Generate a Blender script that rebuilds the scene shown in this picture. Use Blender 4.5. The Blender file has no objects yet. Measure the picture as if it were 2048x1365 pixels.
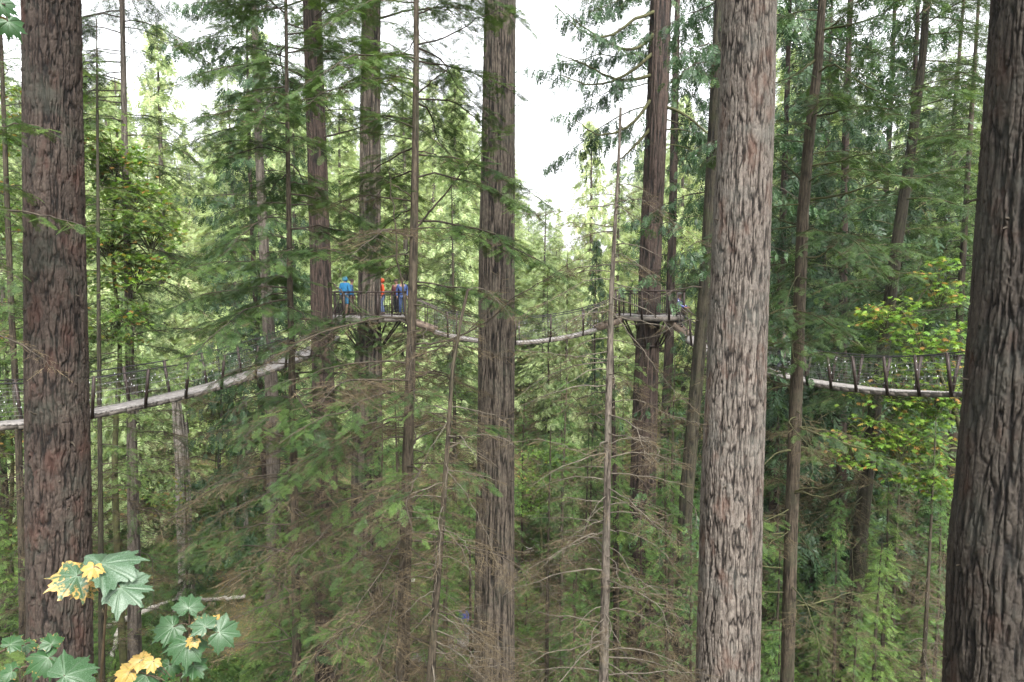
import bpy, math, random
import numpy as np
from mathutils import Vector, Matrix
R = math.radians
S = bpy.context.scene
# ------------------------------------------------------------------ camera
F = 1365.3; PITCH = R(4.7); EYE = 20.0
cd = bpy.data.cameras.new('camera'); cam = bpy.data.objects.new('camera', cd); S.collection.objects.link(cam)
cd.lens = 24; cd.sensor_width = 36; cd.clip_start = .05; cd.clip_end = 3000
cam.location = (0, 0, EYE); cam.rotation_euler = (R(90) - PITCH, 0, 0); S.camera = cam
# ------------------------------------------------------------------ sky and sun (bright overcast)
SUN_EL, SUN_AZ = R(52), R(160)          # azimuth of the sun measured clockwise from +Y
w = bpy.data.worlds.new('World'); S.world = w; w.use_nodes = True
nt = w.node_tree; bg = nt.nodes['Background']
sky = nt.nodes.new('ShaderNodeTexSky'); sky.sky_type = 'NISHITA'; sky.sun_disc = False
sky.sun_elevation = SUN_EL; sky.sun_rotation = SUN_AZ; sky.air_density = 1.0; sky.dust_density = 4.0; sky.ozone_density = 1.0
hs = nt.nodes.new('ShaderNodeHueSaturation'); hs.inputs['Saturation'].default_value = .12
nt.links.new(sky.outputs[0], hs.inputs['Color']); nt.links.new(hs.outputs[0], bg.inputs[0]); bg.inputs[1].default_value = .15
sd = bpy.data.lights.new('sun', 'SUN'); sd.energy = 1.4; sd.angle = R(12); sd.color = (1, .96, .9)
sun = bpy.data.objects.new('sun', sd); S.collection.objects.link(sun)
sv = Vector((math.sin(SUN_AZ) * math.cos(SUN_EL), math.cos(SUN_AZ) * math.cos(SUN_EL), math.sin(SUN_EL)))
sun.rotation_euler = sv.to_track_quat('Z', 'Y').to_euler()
S.view_settings.view_transform = 'Standard'; S.view_settings.look = 'None'
S.view_settings.exposure = 2.25; S.view_settings.gamma = 1
S.cycles.max_bounces = 6; S.cycles.diffuse_bounces = 2; S.cycles.glossy_bounces = 2; S.cycles.transmission_bounces = 3
S.cycles.volume_bounces = 0; S.cycles.use_denoising = True; S.cycles.caustics_reflective = False; S.cycles.caustics_refractive = False

# ------------------------------------------------------------------ helpers
rng = np.random.default_rng(7)
cp, sp = math.cos(PITCH), math.sin(PITCH)
def at(px, py, Y):
    """world point at ground distance Y in front of the camera, seen in direction (px,py) of the 2048x1365 photo"""
    a, b = (px - 1024) / F, (682.5 - py) / F
    d = np.array([a, cp + b * sp, -sp + b * cp]); d *= Y / d[1]
    return d + np.array([0, 0, EYE])
def h01(a, b, c=0):
    n = np.sin(a * 127.1 + b * 311.7 + c * 74.7) * 43758.5453
    return n - np.floor(n)
def vnoise(x, y, s=0, px=None):
    xi, yi = np.floor(x), np.floor(y); fx, fy = x - xi, y - yi
    fx = fx * fx * (3 - 2 * fx); fy = fy * fy * (3 - 2 * fy)
    w_ = (lambda v: np.mod(v, px)) if px else (lambda v: v)
    return (h01(w_(xi), yi, s) * (1 - fx) + h01(w_(xi + 1), yi, s) * fx) * (1 - fy) + (h01(w_(xi), yi + 1, s) * (1 - fx) + h01(w_(xi + 1), yi + 1, s) * fx) * fy
def fbm(x, y, s=0, o=4):
    t, a, n = 0, .5, 0
    for k in range(o):
        t = t + a * vnoise(x * 2 ** k, y * 2 ** k, s + k * 3.1); n += a; a *= .5
    return t / n
def G(x, y):
    x = np.asarray(x, float); y = np.asarray(y, float)
    t = np.clip(y - 70, 0, 190); v = 1 - .55 * np.exp(-((x / np.maximum(y, 30) - .09) / .11) ** 2)
    return .32 * v * t * t / (t + 15) + (fbm(x / 14 + 40, y / 14 + 9, 2) - .5) * 2.4
def mesh(name, V, Fc, mat, attrs=None, smooth=False, mi=None):
    V = np.asarray(V, np.float32); Fc = np.asarray(Fc, np.int32)
    me = bpy.data.meshes.new(name); n, k = Fc.shape
    me.vertices.add(len(V)); me.vertices.foreach_set('co', V.ravel())
    me.loops.add(n * k); me.loops.foreach_set('vertex_index', Fc.ravel())
    me.polygons.add(n); me.polygons.foreach_set('loop_start', np.arange(0, n * k, k, dtype=np.int32))
    if smooth: me.polygons.foreach_set('use_smooth', np.ones(n, bool))
    for m_ in (mat if isinstance(mat, list) else [mat]): me.materials.append(m_)
    if mi is not None: me.polygons.foreach_set('material_index', np.asarray(mi, np.int32))
    for a, v in (attrs or {}).items():
        at_ = me.attributes.new(a, 'FLOAT', 'POINT'); at_.data.foreach_set('value', np.asarray(v, np.float32))
    me.update(calc_edges=True)
    return me
def link(name, me, parent=None, loc=(0, 0, 0)):
    o = bpy.data.objects.new(name, me); S.collection.objects.link(o); o.parent = parent; o.location = loc
    return o
def tag(o, label=None, cat=None, group=None, kind=None):
    if label: o['label'] = label
    if cat: o['category'] = cat
    if group: o['group'] = group
    if kind: o['kind'] = kind
    return o
def empty(name, loc, label, cat, group=None):
    o = bpy.data.objects.new(name, None); S.collection.objects.link(o); o.location = loc; o.empty_display_size = .2
    return tag(o, label, cat, group)
class MB:
    """collects quads"""
    def __init__(s): s.V = []; s.F = []; s.n = 0
    def add(s, V, Fc):
        V = np.asarray(V, float); Fc = np.asarray(Fc, int)
        if Fc.shape[1] == 3: Fc = np.concatenate([Fc, Fc[:, 2:3]], 1)
        s.V.append(V); s.F.append(Fc + s.n); s.n += len(V)
    def tube(s, P, r, k=6, cap=True):
        P = np.asarray(P, float); n = len(P); r = np.broadcast_to(np.asarray(r, float), (n,))
        T = np.gradient(P, axis=0); T /= np.linalg.norm(T, axis=1)[:, None] + 1e-9
        ref = np.array([0, 0, 1.]) if abs(T[:, 2]).mean() < .8 else np.array([1., 0, 0])
        A = np.cross(T, ref); A /= np.linalg.norm(A, axis=1)[:, None] + 1e-9; B = np.cross(T, A)
        th = np.arange(k) * 2 * math.pi / k
        V = P[:, None] + r[:, None, None] * (np.cos(th)[None, :, None] * A[:, None] + np.sin(th)[None, :, None] * B[:, None])
        i = np.arange(n - 1)[:, None] * k; j = np.arange(k)[None]; j2 = (j + 1) % k
        Q = np.stack([i + j, i + j2, i + k + j2, i + k + j], -1).reshape(-1, 4)
        V = V.reshape(-1, 3)
        if cap and r[0] > 0:
            for base, c in ((0, P[0]), ((n - 1) * k, P[-1])):
                V = np.vstack([V, c]); ci = len(V) - 1
                Q = np.vstack([Q, [[base + a, base + (a + 1) % k, ci, ci] for a in range(k)]])
        s.add(V, Q); return s
    def box(s, c, size, M=None):
        h = np.array(size) / 2
        V = np.array([[x, y, z] for x in (-1, 1) for y in (-1, 1) for z in (-1, 1)]) * h
        if M is not None: V = V @ np.array(M).T
        s.add(V + np.array(c), [[0, 1, 3, 2], [4, 6, 7, 5], [0, 4, 5, 1], [2, 3, 7, 6], [0, 2, 6, 4], [1, 5, 7, 3]]); return s
    def bar(s, a, b, w_, h, up=(0, 0, 1)):
        a, b = np.array(a, float), np.array(b, float); t = b - a; L = np.linalg.norm(t); t /= L
        sd_ = np.cross(t, up); sd_ /= np.linalg.norm(sd_) + 1e-9; u = np.cross(sd_, t)
        return s.box((a + b) / 2, (L, w_, h), np.stack([t, sd_, u], 1))
    def obj(s, name, mat, parent=None, smooth=False, loc=(0, 0, 0), kind=None):
        Fc = np.concatenate(s.F); V = np.concatenate(s.V)
        if (Fc[:, 2] == Fc[:, 3]).any():            # mixed tris and quads
            me = bpy.data.meshes.new(name)
            me.from_pydata(V.tolist(), [], [f[:3] if f[2] == f[3] else f for f in Fc.tolist()]); me.materials.append(mat)
            if smooth: me.polygons.foreach_set('use_smooth', np.ones(len(me.polygons), bool))
        else: me = mesh(name, V, Fc, mat, smooth=smooth)
        o = link(name, me, parent, loc)
        if kind: o['kind'] = kind
        return o
def smoothpath(P, n):
    """Catmull-Rom through the control points"""
    P = np.asarray(P, float); P = np.vstack([2 * P[0] - P[1], P, 2 * P[-1] - P[-2]]); m = len(P) - 3
    t = np.linspace(0, m - 1e-6, n); i = t.astype(int); f = (t - i)[:, None]
    a, b, c, d = P[i], P[i + 1], P[i + 2], P[i + 3]
    return .5 * (2 * b + (c - a) * f + (2 * a - 5 * b + 4 * c - d) * f ** 2 + (3 * b - a - 3 * c + d) * f ** 3)

# ------------------------------------------------------------------ materials
def nodes(name):
    m = bpy.data.materials.new(name); m.use_nodes = True; t = m.node_tree; return m, t, t.nodes['Principled BSDF']
def N(t, ty, **kw):
    n = t.nodes.new(ty)
    for k, v in kw.items():
        if k in n.inputs: n.inputs[k].default_value = v
        else: setattr(n, k, v)
    return n
def ramp(t, src, stops):
    r = t.nodes.new('ShaderNodeValToRGB'); cr = r.color_ramp
    while len(cr.elements) < len(stops): cr.elements.new(.5)
    for e, (p, c) in zip(cr.elements, stops): e.position = p; e.color = (*c, 1)
    t.links.new(src, r.inputs[0]); return r.outputs[0]
def mixc(t, f, a, b, mode='MIX'):
    m = t.nodes.new('ShaderNodeMix'); m.data_type = 'RGBA'; m.blend_type = mode
    for s_, v in ((0, f), (6, a), (7, b)):
        if isinstance(v, (int, float)): m.inputs[s_].default_value = v
        elif isinstance(v, tuple): m.inputs[s_].default_value = (*v, 1)
        else: t.links.new(v, m.inputs[s_])
    return m.outputs[2]
def foliage_mat(name, stops, trans=.35, rough=.5, spec=.35):
    m, t, p = nodes(name)
    a = N(t, 'ShaderNodeAttribute', attribute_name='tint'); oi = N(t, 'ShaderNodeObjectInfo')
    tc = N(t, 'ShaderNodeTexCoord'); nz = N(t, 'ShaderNodeTexNoise', Scale=.55, Detail=2.0); t.links.new(tc.outputs['Object'], nz.inputs['Vector'])
    m1 = N(t, 'ShaderNodeMath', operation='MULTIPLY_ADD'); t.links.new(nz.outputs[0], m1.inputs[0]); m1.inputs[1].default_value = .5; m1.inputs[2].default_value = -.25
    m2 = N(t, 'ShaderNodeMath', operation='MULTIPLY_ADD'); t.links.new(oi.outputs['Random'], m2.inputs[0]); m2.inputs[1].default_value = .24; m2.inputs[2].default_value = -.12
    m3 = N(t, 'ShaderNodeMath', operation='ADD'); t.links.new(m1.outputs[0], m3.inputs[0]); t.links.new(m2.outputs[0], m3.inputs[1])
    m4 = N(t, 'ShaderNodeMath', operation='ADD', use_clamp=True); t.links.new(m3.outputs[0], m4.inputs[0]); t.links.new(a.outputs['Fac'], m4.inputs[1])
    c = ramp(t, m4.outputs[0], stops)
    t.links.new(c, p.inputs['Base Color']); p.inputs['Roughness'].default_value = rough; p.inputs['Specular IOR Level'].default_value = spec
    tr = N(t, 'ShaderNodeBsdfTranslucent'); c2 = mixc(t, 1.0, c, (1.1, 1.12, .68), 'MULTIPLY'); t.links.new(c2, tr.inputs[0])
    mx = N(t, 'ShaderNodeMixShader'); mx.inputs[0].default_value = trans
    t.links.new(p.outputs[0], mx.inputs[1]); t.links.new(tr.outputs[0], mx.inputs[2]); t.links.new(mx.outputs[0], t.nodes['Material Output'].inputs[0])
    return m
def bark_mat(name, furrow, mid, top, lichen, lich=.5, bump=.4, red=None, k=.66):
    def dk(c, k=k): g_ = c[0] * .3 + c[1] * .6 + c[2] * .1; return tuple(k * (v * .76 + g_ * w_ * .24) for v, w_ in zip(c, (1.06, 1., .88)))
    furrow, mid, top, lichen = dk(furrow, k * .8), dk(mid), dk(top), dk(lichen); red = dk(red) if red else None
    m, t, p = nodes(name)
    a = N(t, 'ShaderNodeAttribute', attribute_name='h'); tc = N(t, 'ShaderNodeTexCoord')
    c = ramp(t, a.outputs['Fac'], [(.08, furrow), (.42, mid), (.95, top)])
    mp = N(t, 'ShaderNodeMapping'); mp.inputs['Scale'].default_value = (1, 1, .35); t.links.new(tc.outputs['Object'], mp.inputs[0])
    n1 = N(t, 'ShaderNodeTexNoise', Scale=26.0, Detail=6.0, Roughness=.65); t.links.new(mp.outputs[0], n1.inputs['Vector'])
    c = mixc(t, 1.0, c, ramp(t, n1.outputs[0], [(.32, (.45, .42, .41)), (.62, (1.25, 1.2, 1.16))]), 'MULTIPLY')
    n2 = N(t, 'ShaderNodeTexNoise', Scale=2.1, Detail=5.0, Roughness=.7); t.links.new(tc.outputs['Object'], n2.inputs['Vector'])
    c = mixc(t, ramp(t, n2.outputs[0], [(.5, (0, 0, 0)), (.7, (lich, lich, lich))]), c, lichen)
    if red:
        n3 = N(t, 'ShaderNodeTexNoise', Scale=3.3, Detail=4.0, Roughness=.6); mp2 = N(t, 'ShaderNodeMapping'); mp2.inputs['Location'].default_value = (9, 3, 5); mp2.inputs['Scale'].default_value = (1, 1, .5)
        t.links.new(tc.outputs['Object'], mp2.inputs[0]); t.links.new(mp2.outputs[0], n3.inputs['Vector'])
        c = mixc(t, ramp(t, n3.outputs[0], [(.54, (0, 0, 0)), (.68, (.6, .6, .6))]), c, red)
    t.links.new(c, p.inputs['Base Color']); p.inputs['Roughness'].default_value = .85; p.inputs['Specular IOR Level'].default_value = .25
    b = N(t, 'ShaderNodeBump', Strength=bump, Distance=.02); t.links.new(n1.outputs[0], b.inputs['Height']); t.links.new(b.outputs[0], p.inputs['Normal'])
    return m
def simple(name, c1, c2, scale=8., rough=.7, metal=0, bump=.2, stretch=(1, 1, 1), spec=.3):
    m, t, p = nodes(name); tc = N(t, 'ShaderNodeTexCoord'); mp = N(t, 'ShaderNodeMapping'); mp.inputs['Scale'].default_value = stretch
    t.links.new(tc.outputs['Object'], mp.inputs[0]); n1 = N(t, 'ShaderNodeTexNoise', Scale=scale, Detail=5.0, Roughness=.6); t.links.new(mp.outputs[0], n1.inputs['Vector'])
    t.links.new(ramp(t, n1.outputs[0], [(.35, c1), (.65, c2)]), p.inputs['Base Color']); p.inputs['Roughness'].default_value = rough; p.inputs['Metallic'].default_value = metal
    p.inputs['Specular IOR Level'].default_value = spec
    b = N(t, 'ShaderNodeBump', Strength=bump, Distance=.02); t.links.new(n1.outputs[0], b.inputs['Height']); t.links.new(b.outputs[0], p.inputs['Normal'])
    return m
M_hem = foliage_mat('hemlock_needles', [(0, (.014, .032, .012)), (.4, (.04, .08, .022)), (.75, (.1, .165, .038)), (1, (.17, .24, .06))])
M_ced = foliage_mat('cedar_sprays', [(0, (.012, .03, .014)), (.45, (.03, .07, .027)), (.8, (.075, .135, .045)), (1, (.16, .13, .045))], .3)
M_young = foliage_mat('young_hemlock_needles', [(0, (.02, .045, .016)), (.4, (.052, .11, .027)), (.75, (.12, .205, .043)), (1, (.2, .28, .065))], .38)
M_far = foliage_mat('far_needles', [(0, (.12, .18, .09)), (.4, (.25, .33, .15)), (.75, (.37, .44, .21)), (1, (.46, .48, .27))], .45)  # albedo raised above the near needles, standing in for open-sky light
M_dead = foliage_mat('dead_twigs', [(0, (.035, .028, .018)), (.5, (.09, .07, .043)), (1, (.18, .145, .09))], .1, .8, .1)
M_maple = foliage_mat('maple_leaves', [(0, (.05, .12, .025)), (.4, (.11, .22, .04)), (.7, (.17, .26, .04)), (.86, (.33, .29, .07)), (1, (.33, .19, .06))], .4, .35, .5)
M_wood = simple('limb_bark', (.022, .018, .013), (.06, .048, .034), 9., .85, stretch=(1, 1, 1))
M_moss = simple('mossy_limb_bark', (.028, .026, .013), (.065, .068, .025), 5., .9)
M_grey = simple('grey_limb_bark', (.05, .042, .032), (.12, .105, .082), 9., .85)
B_left = bark_mat('red_brown_fir_bark', (.008, .006, .005), (.04, .027, .021), (.105, .078, .064), (.075, .082, .062), .75, red=(.11, .042, .028), k=.46)
B_right = bark_mat('dark_fir_bark', (.007, .0055, .005), (.032, .025, .02), (.09, .077, .064), (.065, .072, .058), .6, red=(.08, .034, .02), k=.5)
B_pale = bark_mat('pale_fir_bark', (.013, .01, .009), (.08, .066, .056), (.235, .208, .186), (.18, .185, .165), .5, red=(.16, .08, .055))
B_mid = bark_mat('stringy_grey_brown_bark', (.009, .007, .006), (.052, .041, .031), (.155, .13, .103), (.1, .108, .075), .4, k=.62)
B_red = bark_mat('red_cedar_bark', (.009, .007, .006), (.048, .033, .027), (.12, .08, .065), (.07, .072, .05), .4, k=.5)
B_thin = bark_mat('thin_hemlock_bark', (.022, .018, .012), (.055, .043, .028), (.1, .08, .055), (.065, .072, .032), .6)
B_thing = bark_mat('thin_grey_bark', (.05, .042, .034), (.11, .092, .074), (.19, .165, .14), (.12, .13, .09), .5)
B_dark = bark_mat('shaded_mossy_bark', (.01, .009, .006), (.032, .027, .017), (.06, .054, .032), (.038, .05, .014), .8)  # dark bark with mossy patches, its own colour
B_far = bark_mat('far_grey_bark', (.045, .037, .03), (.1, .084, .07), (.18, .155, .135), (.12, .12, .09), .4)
M_deck = simple('weathered_deck_boards', (.13, .12, .112), (.24, .225, .215), 6., .75, stretch=(1, 1, 1))
M_beam = simple('weathered_beam', (.06, .052, .045), (.13, .115, .1), 6., .8)
M_steel = simple('dark_brown_steel', (.02, .014, .012), (.04, .028, .024), 12., .5, .3)
M_cable = simple('black_cable', (.015, .015, .015), (.04, .04, .04), 12., .5, .5)
M_net = simple('grey_netting', (.1, .1, .1), (.2, .2, .19), 12., .6)
M_stair = simple('brown_timber', (.06, .045, .035), (.14, .105, .08), 6., .8)
M_bulb = simple('clear_bulb', (.7, .7, .75), (.9, .9, .95), 3., .2, 0, 0, spec=.8)

# ------------------------------------------------------------------ foliage building blocks
def norm(a): return a / (np.linalg.norm(a, axis=-1, keepdims=True) + 1e-9)
def tpl_live(pairs, leaflets, wd, droop, rs, spread=.42):
    """flat feathery spray of small diamond leaflets, unit length along +x; quads"""
    r = np.random.default_rng(rs); Q = []
    def dia(a, b, w_, tw):
        d = b - a; L = np.linalg.norm(d); d = d / L
        s_ = np.cross([0, 0, 1], d); s_ = s_ / (np.linalg.norm(s_) + 1e-9); s_ = s_ * math.cos(tw) + np.array([0, 0, math.sin(tw)])
        m_ = a + d * L * .45; Q.append([a, m_ + s_ * w_ / 2, b, m_ - s_ * w_ / 2])
    for i in range(pairs):
        for sd_ in (-1, 1):
            t = (i + .5 + .4 * (r.random() - .5)) / pairs * .96; L = spread * (math.sin(math.pi * min(1, (.25 + t * .75)))) ** .8 * r.uniform(.7, 1.15) + .05
            a = np.array([t, 0, -droop * t * t]); ang = R(r.uniform(38, 62)); d = np.array([math.cos(ang), sd_ * math.sin(ang), -.25 * r.random()])
            b = a + d * L
            if leaflets <= 1: dia(a, b, wd, r.uniform(-.5, .5))
            else:
                for k in range(leaflets):
                    f0, f1 = k / leaflets, (k + 1.25) / leaflets; c0 = a + d * L * f0
                    for s2 in (-1, 1):
                        d2 = norm(d + s2 * .75 * np.array([-d[1], d[0], 0]) + r.normal(0, .08, 3)); dia(c0, c0 + d2 * L / leaflets * 1.25 * (1.15 - .5 * f0), wd * .75, r.uniform(-.6, .6))
                dia(a, b, wd * .5, r.uniform(-.4, .4))
    dia(np.array([0, 0, 0.]), np.array([1, 0, -droop]), wd * .5, 0)
    return np.array(Q)            # (nq,4,3)
def tpl_dead(n, wd, rs):
    r = np.random.default_rng(rs); Q = []
    def sl(a, b, w_):
        d = norm(b - a); s_ = norm(np.cross(d, r.normal(0, 1, 3))); Q.append([a - s_ * w_ / 2, a + s_ * w_ / 2, b + s_ * w_ / 5, b - s_ * w_ / 5])
    sl(np.zeros(3), np.array([1, 0, -.08]), wd * 1.4)
    for i in range(n):
        t = (i + r.random()) / n * .95; a = np.array([t, 0, -.08 * t]); sd_ = 1 if i % 2 else -1; ang = R(r.uniform(28, 60))
        d = np.array([math.cos(ang), sd_ * math.sin(ang), r.uniform(-.35, .15)]); L = r.uniform(.2, .5) * (1.1 - t); b = a + d * L; sl(a, b, wd)
        if L > .2:
            for k in range(2):
                c0 = a + (b - a) * r.uniform(.3, .8); d2 = norm(d + r.normal(0, .5, 3)); sl(c0, c0 + d2 * L * .5, wd * .7)
    return np.array(Q)
TPL = {'hem_n': [tpl_live(13, 3, .03, .18, s, .3) for s in range(4)], 'hem_m': [tpl_live(11, 1, .05, .18, s, .27) for s in range(4)], 'hem_f': [tpl_live(6, 1, .1, .16, s, .38) for s in range(4)],
       'ced_n': [tpl_live(7, 2, .085, .3, s, .36) for s in range(4)], 'ced_m': [tpl_live(6, 1, .13, .3, s, .38) for s in range(4)], 'ced_f': [tpl_live(4, 1, .19, .3, s, .42) for s in range(4)],
       'dead_n': [tpl_dead(13, .016, s) for s in range(4)], 'dead_m': [tpl_dead(10, .02, s) for s in range(4)], 'dead_f': [tpl_dead(4, .035, s) for s in range(4)]}
class Fol:
    """sprays collected as frames; baked into quads at the end"""
    def __init__(s): s.o = []; s.x = []; s.l = []; s.t = []
    def add(s, o, x, l, t): s.o.append(o); s.x.append(x); s.l.append(l); s.t.append(t)
    def bake(s, key, r, roll=.5):
        if not s.o: return None
        O, X, L, T = np.concatenate(s.o), norm(np.concatenate(s.x)), np.concatenate(s.l), np.concatenate(s.t); Vs, Ts = [], []
        dz = O[:, 2] - EYE; zc = O[:, 1] * cp - dz * sp; pxx = 1024 + F * O[:, 0] / zc; pyy = 682.5 - F * (dz * cp + O[:, 1] * sp) / zc     # open sight lines from deck to deck
        kl = ((pxx > 662) & (pxx < 880) & (pyy > 545) & (pyy < 690)) | ((pxx > 540) & (pxx < 690) & (pyy > 665) & (pyy < 765)) | ((pxx > 1215) & (pxx < 1410) & (pyy > 560) & (pyy < 700))
        kp = ~(kl & (O[:, 1] > 5) & (O[:, 1] < 31) & (r.random(len(O)) < np.where(pxx > 1215, .88, .66))); O, X, L, T = O[kp], X[kp], L[kp], T[kp]
        which = r.integers(0, 4, len(O)); up = np.array([0, 0, 1.]) + r.normal(0, roll * .5, (len(O), 3))
        Yx = norm(np.cross(up, X)); Z = np.cross(X, Yx)
        for k, tp in enumerate(TPL[key]):
            m_ = which == k
            if not m_.any(): continue
            P = tp.reshape(-1, 3); A = np.stack([X[m_], Yx[m_], Z[m_]], 1) * L[m_][:, None, None]
            Vs.append((np.einsum('pc,ncd->npd', P, A) + O[m_][:, None]).reshape(-1, 3))
            tt = T[m_][:, None] + r.normal(0, .07, (m_.sum(), len(tp))); Ts.append(np.repeat(tt.ravel(), 4))
        V = np.concatenate(Vs); return V, np.arange(len(V)).reshape(-1, 4), np.concatenate(Ts)
def build_limb(P, r0, style, l2, r, wood, live, dead, spray=.4, t0=.12, dens=1., r1=None, k=5, tint=.5, ang=(45, 68), flat=True, dead_in=.0, gap=None):
    """P: limb path (n,3). secondaries on both sides carry sprays. style hem / ced / dead / bare"""
    P = np.asarray(P, float); n = len(P); seg = np.linalg.norm(np.diff(P, axis=0), axis=1); L = seg.sum(); cum = np.concatenate([[0], np.cumsum(seg)]) / L
    wood.tube(P, np.linspace(r0, r1 if r1 is not None else r0 * .15, n), k, False)
    if style == 'bare': return
    gap = (gap or spray * .42) * (.8 if style != 'ced' else 1)
    ns = max(3, int(L * (1 - t0) / gap * dens)); ts = t0 + (1 - t0) * (np.arange(ns) + r.random(ns) * .8) / ns; ts = np.minimum(ts, .995)
    Pt = np.stack([np.interp(ts, cum, P[:, c]) for c in range(3)], 1)
    Tn = norm(np.stack([np.interp(np.minimum(ts + .03, 1), cum, P[:, c]) for c in range(3)], 1) - np.stack([np.interp(ts - .03, cum, P[:, c]) for c in range(3)], 1))
    Sd = norm(np.cross(Tn, [0, 0, 1.])); side = np.where(np.arange(ns) % 2, 1, -1) * np.where(r.random(ns) < .12, -1, 1)
    prof = np.clip((1 - ts) * 1.25 + .12, 0, 1) * np.clip((ts - t0) * 3 + .45, 0, 1); len2 = l2 * prof * r.uniform(.6, 1.15, ns)
    an = np.radians(r.uniform(*ang, ns)); D = Tn * np.cos(an)[:, None] + Sd * (np.sin(an) * side)[:, None]; D[:, 2] += r.uniform(-.28, .1, ns) - (.3 if style == 'ced' else 0); D = norm(D)
    for i in range(ns):
        li = max(len2[i], spray * .5); m_ = max(2, int(li / (spray * (.27 if style == 'hem' else .36))))
        f = (np.arange(m_) + .35 + .4 * r.random(m_)) / m_; bend = np.zeros((m_, 3)); bend[:, 2] = -.12 * li * f ** 2
        o = Pt[i] + D[i] * (li * f)[:, None] + bend; q = np.array([Pt[i], Pt[i] + D[i] * li * .5 + [0, 0, -.03 * li], Pt[i] + D[i] * li + [0, 0, -.12 * li]])
        wood.tube(q, np.array([.3, .2, .08]) * min(r0, .016 + li * .006), 3, False)
        s2 = norm(np.cross(D[i], [0, 0, 1.])); sg = np.where(np.arange(m_) % 2, 1, -1); a2 = np.radians(r.uniform(25, 60, m_))
        x = D[i] * np.cos(a2)[:, None] + s2 * (np.sin(a2) * sg)[:, None] + r.normal(0, .12, (m_, 3))
        if style == 'ced': x[:, 2] -= r.uniform(.5, 1.4, m_)
        else: x[:, 2] -= r.uniform(0, .3, m_)
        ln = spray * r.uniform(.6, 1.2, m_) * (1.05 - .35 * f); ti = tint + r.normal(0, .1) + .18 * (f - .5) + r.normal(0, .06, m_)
        isd = (style == 'dead') | (r.random(m_) < dead_in * (1.3 - ts[i]))
        isd = np.broadcast_to(isd, (m_,))
        if isd.any(): dead.add(o[isd], x[isd], ln[isd], ti[isd])
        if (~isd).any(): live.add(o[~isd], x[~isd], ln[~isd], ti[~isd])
def limb_path(base, az, L, style, r, n=9, pitch=None):
    t = np.linspace(0, 1, n); d = np.array([math.sin(az), math.cos(az), 0.]); s_ = np.array([d[1], -d[0], 0])
    pit = pitch if pitch is not None else r.uniform(-.08, .3)
    if style == 'ced': z = pit * t - .75 * t ** 2 + .45 * t ** 3
    elif style == 'dead': z = (pit - .05) * t - r.uniform(.1, .55) * t ** 2
    else: z = pit * t - r.uniform(.25, .5) * t ** 2
    w1, w2 = r.normal(0, .07, 2)
    P = base + L * (d * (t * .97)[:, None] + s_ * (w1 * np.sin(t * 3) + w2 * np.sin(t * 7) * .4)[:, None]); P[:, 2] += L * z
    P[1:] += r.normal(0, .008 * L, (n - 1, 3)); return P
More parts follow.
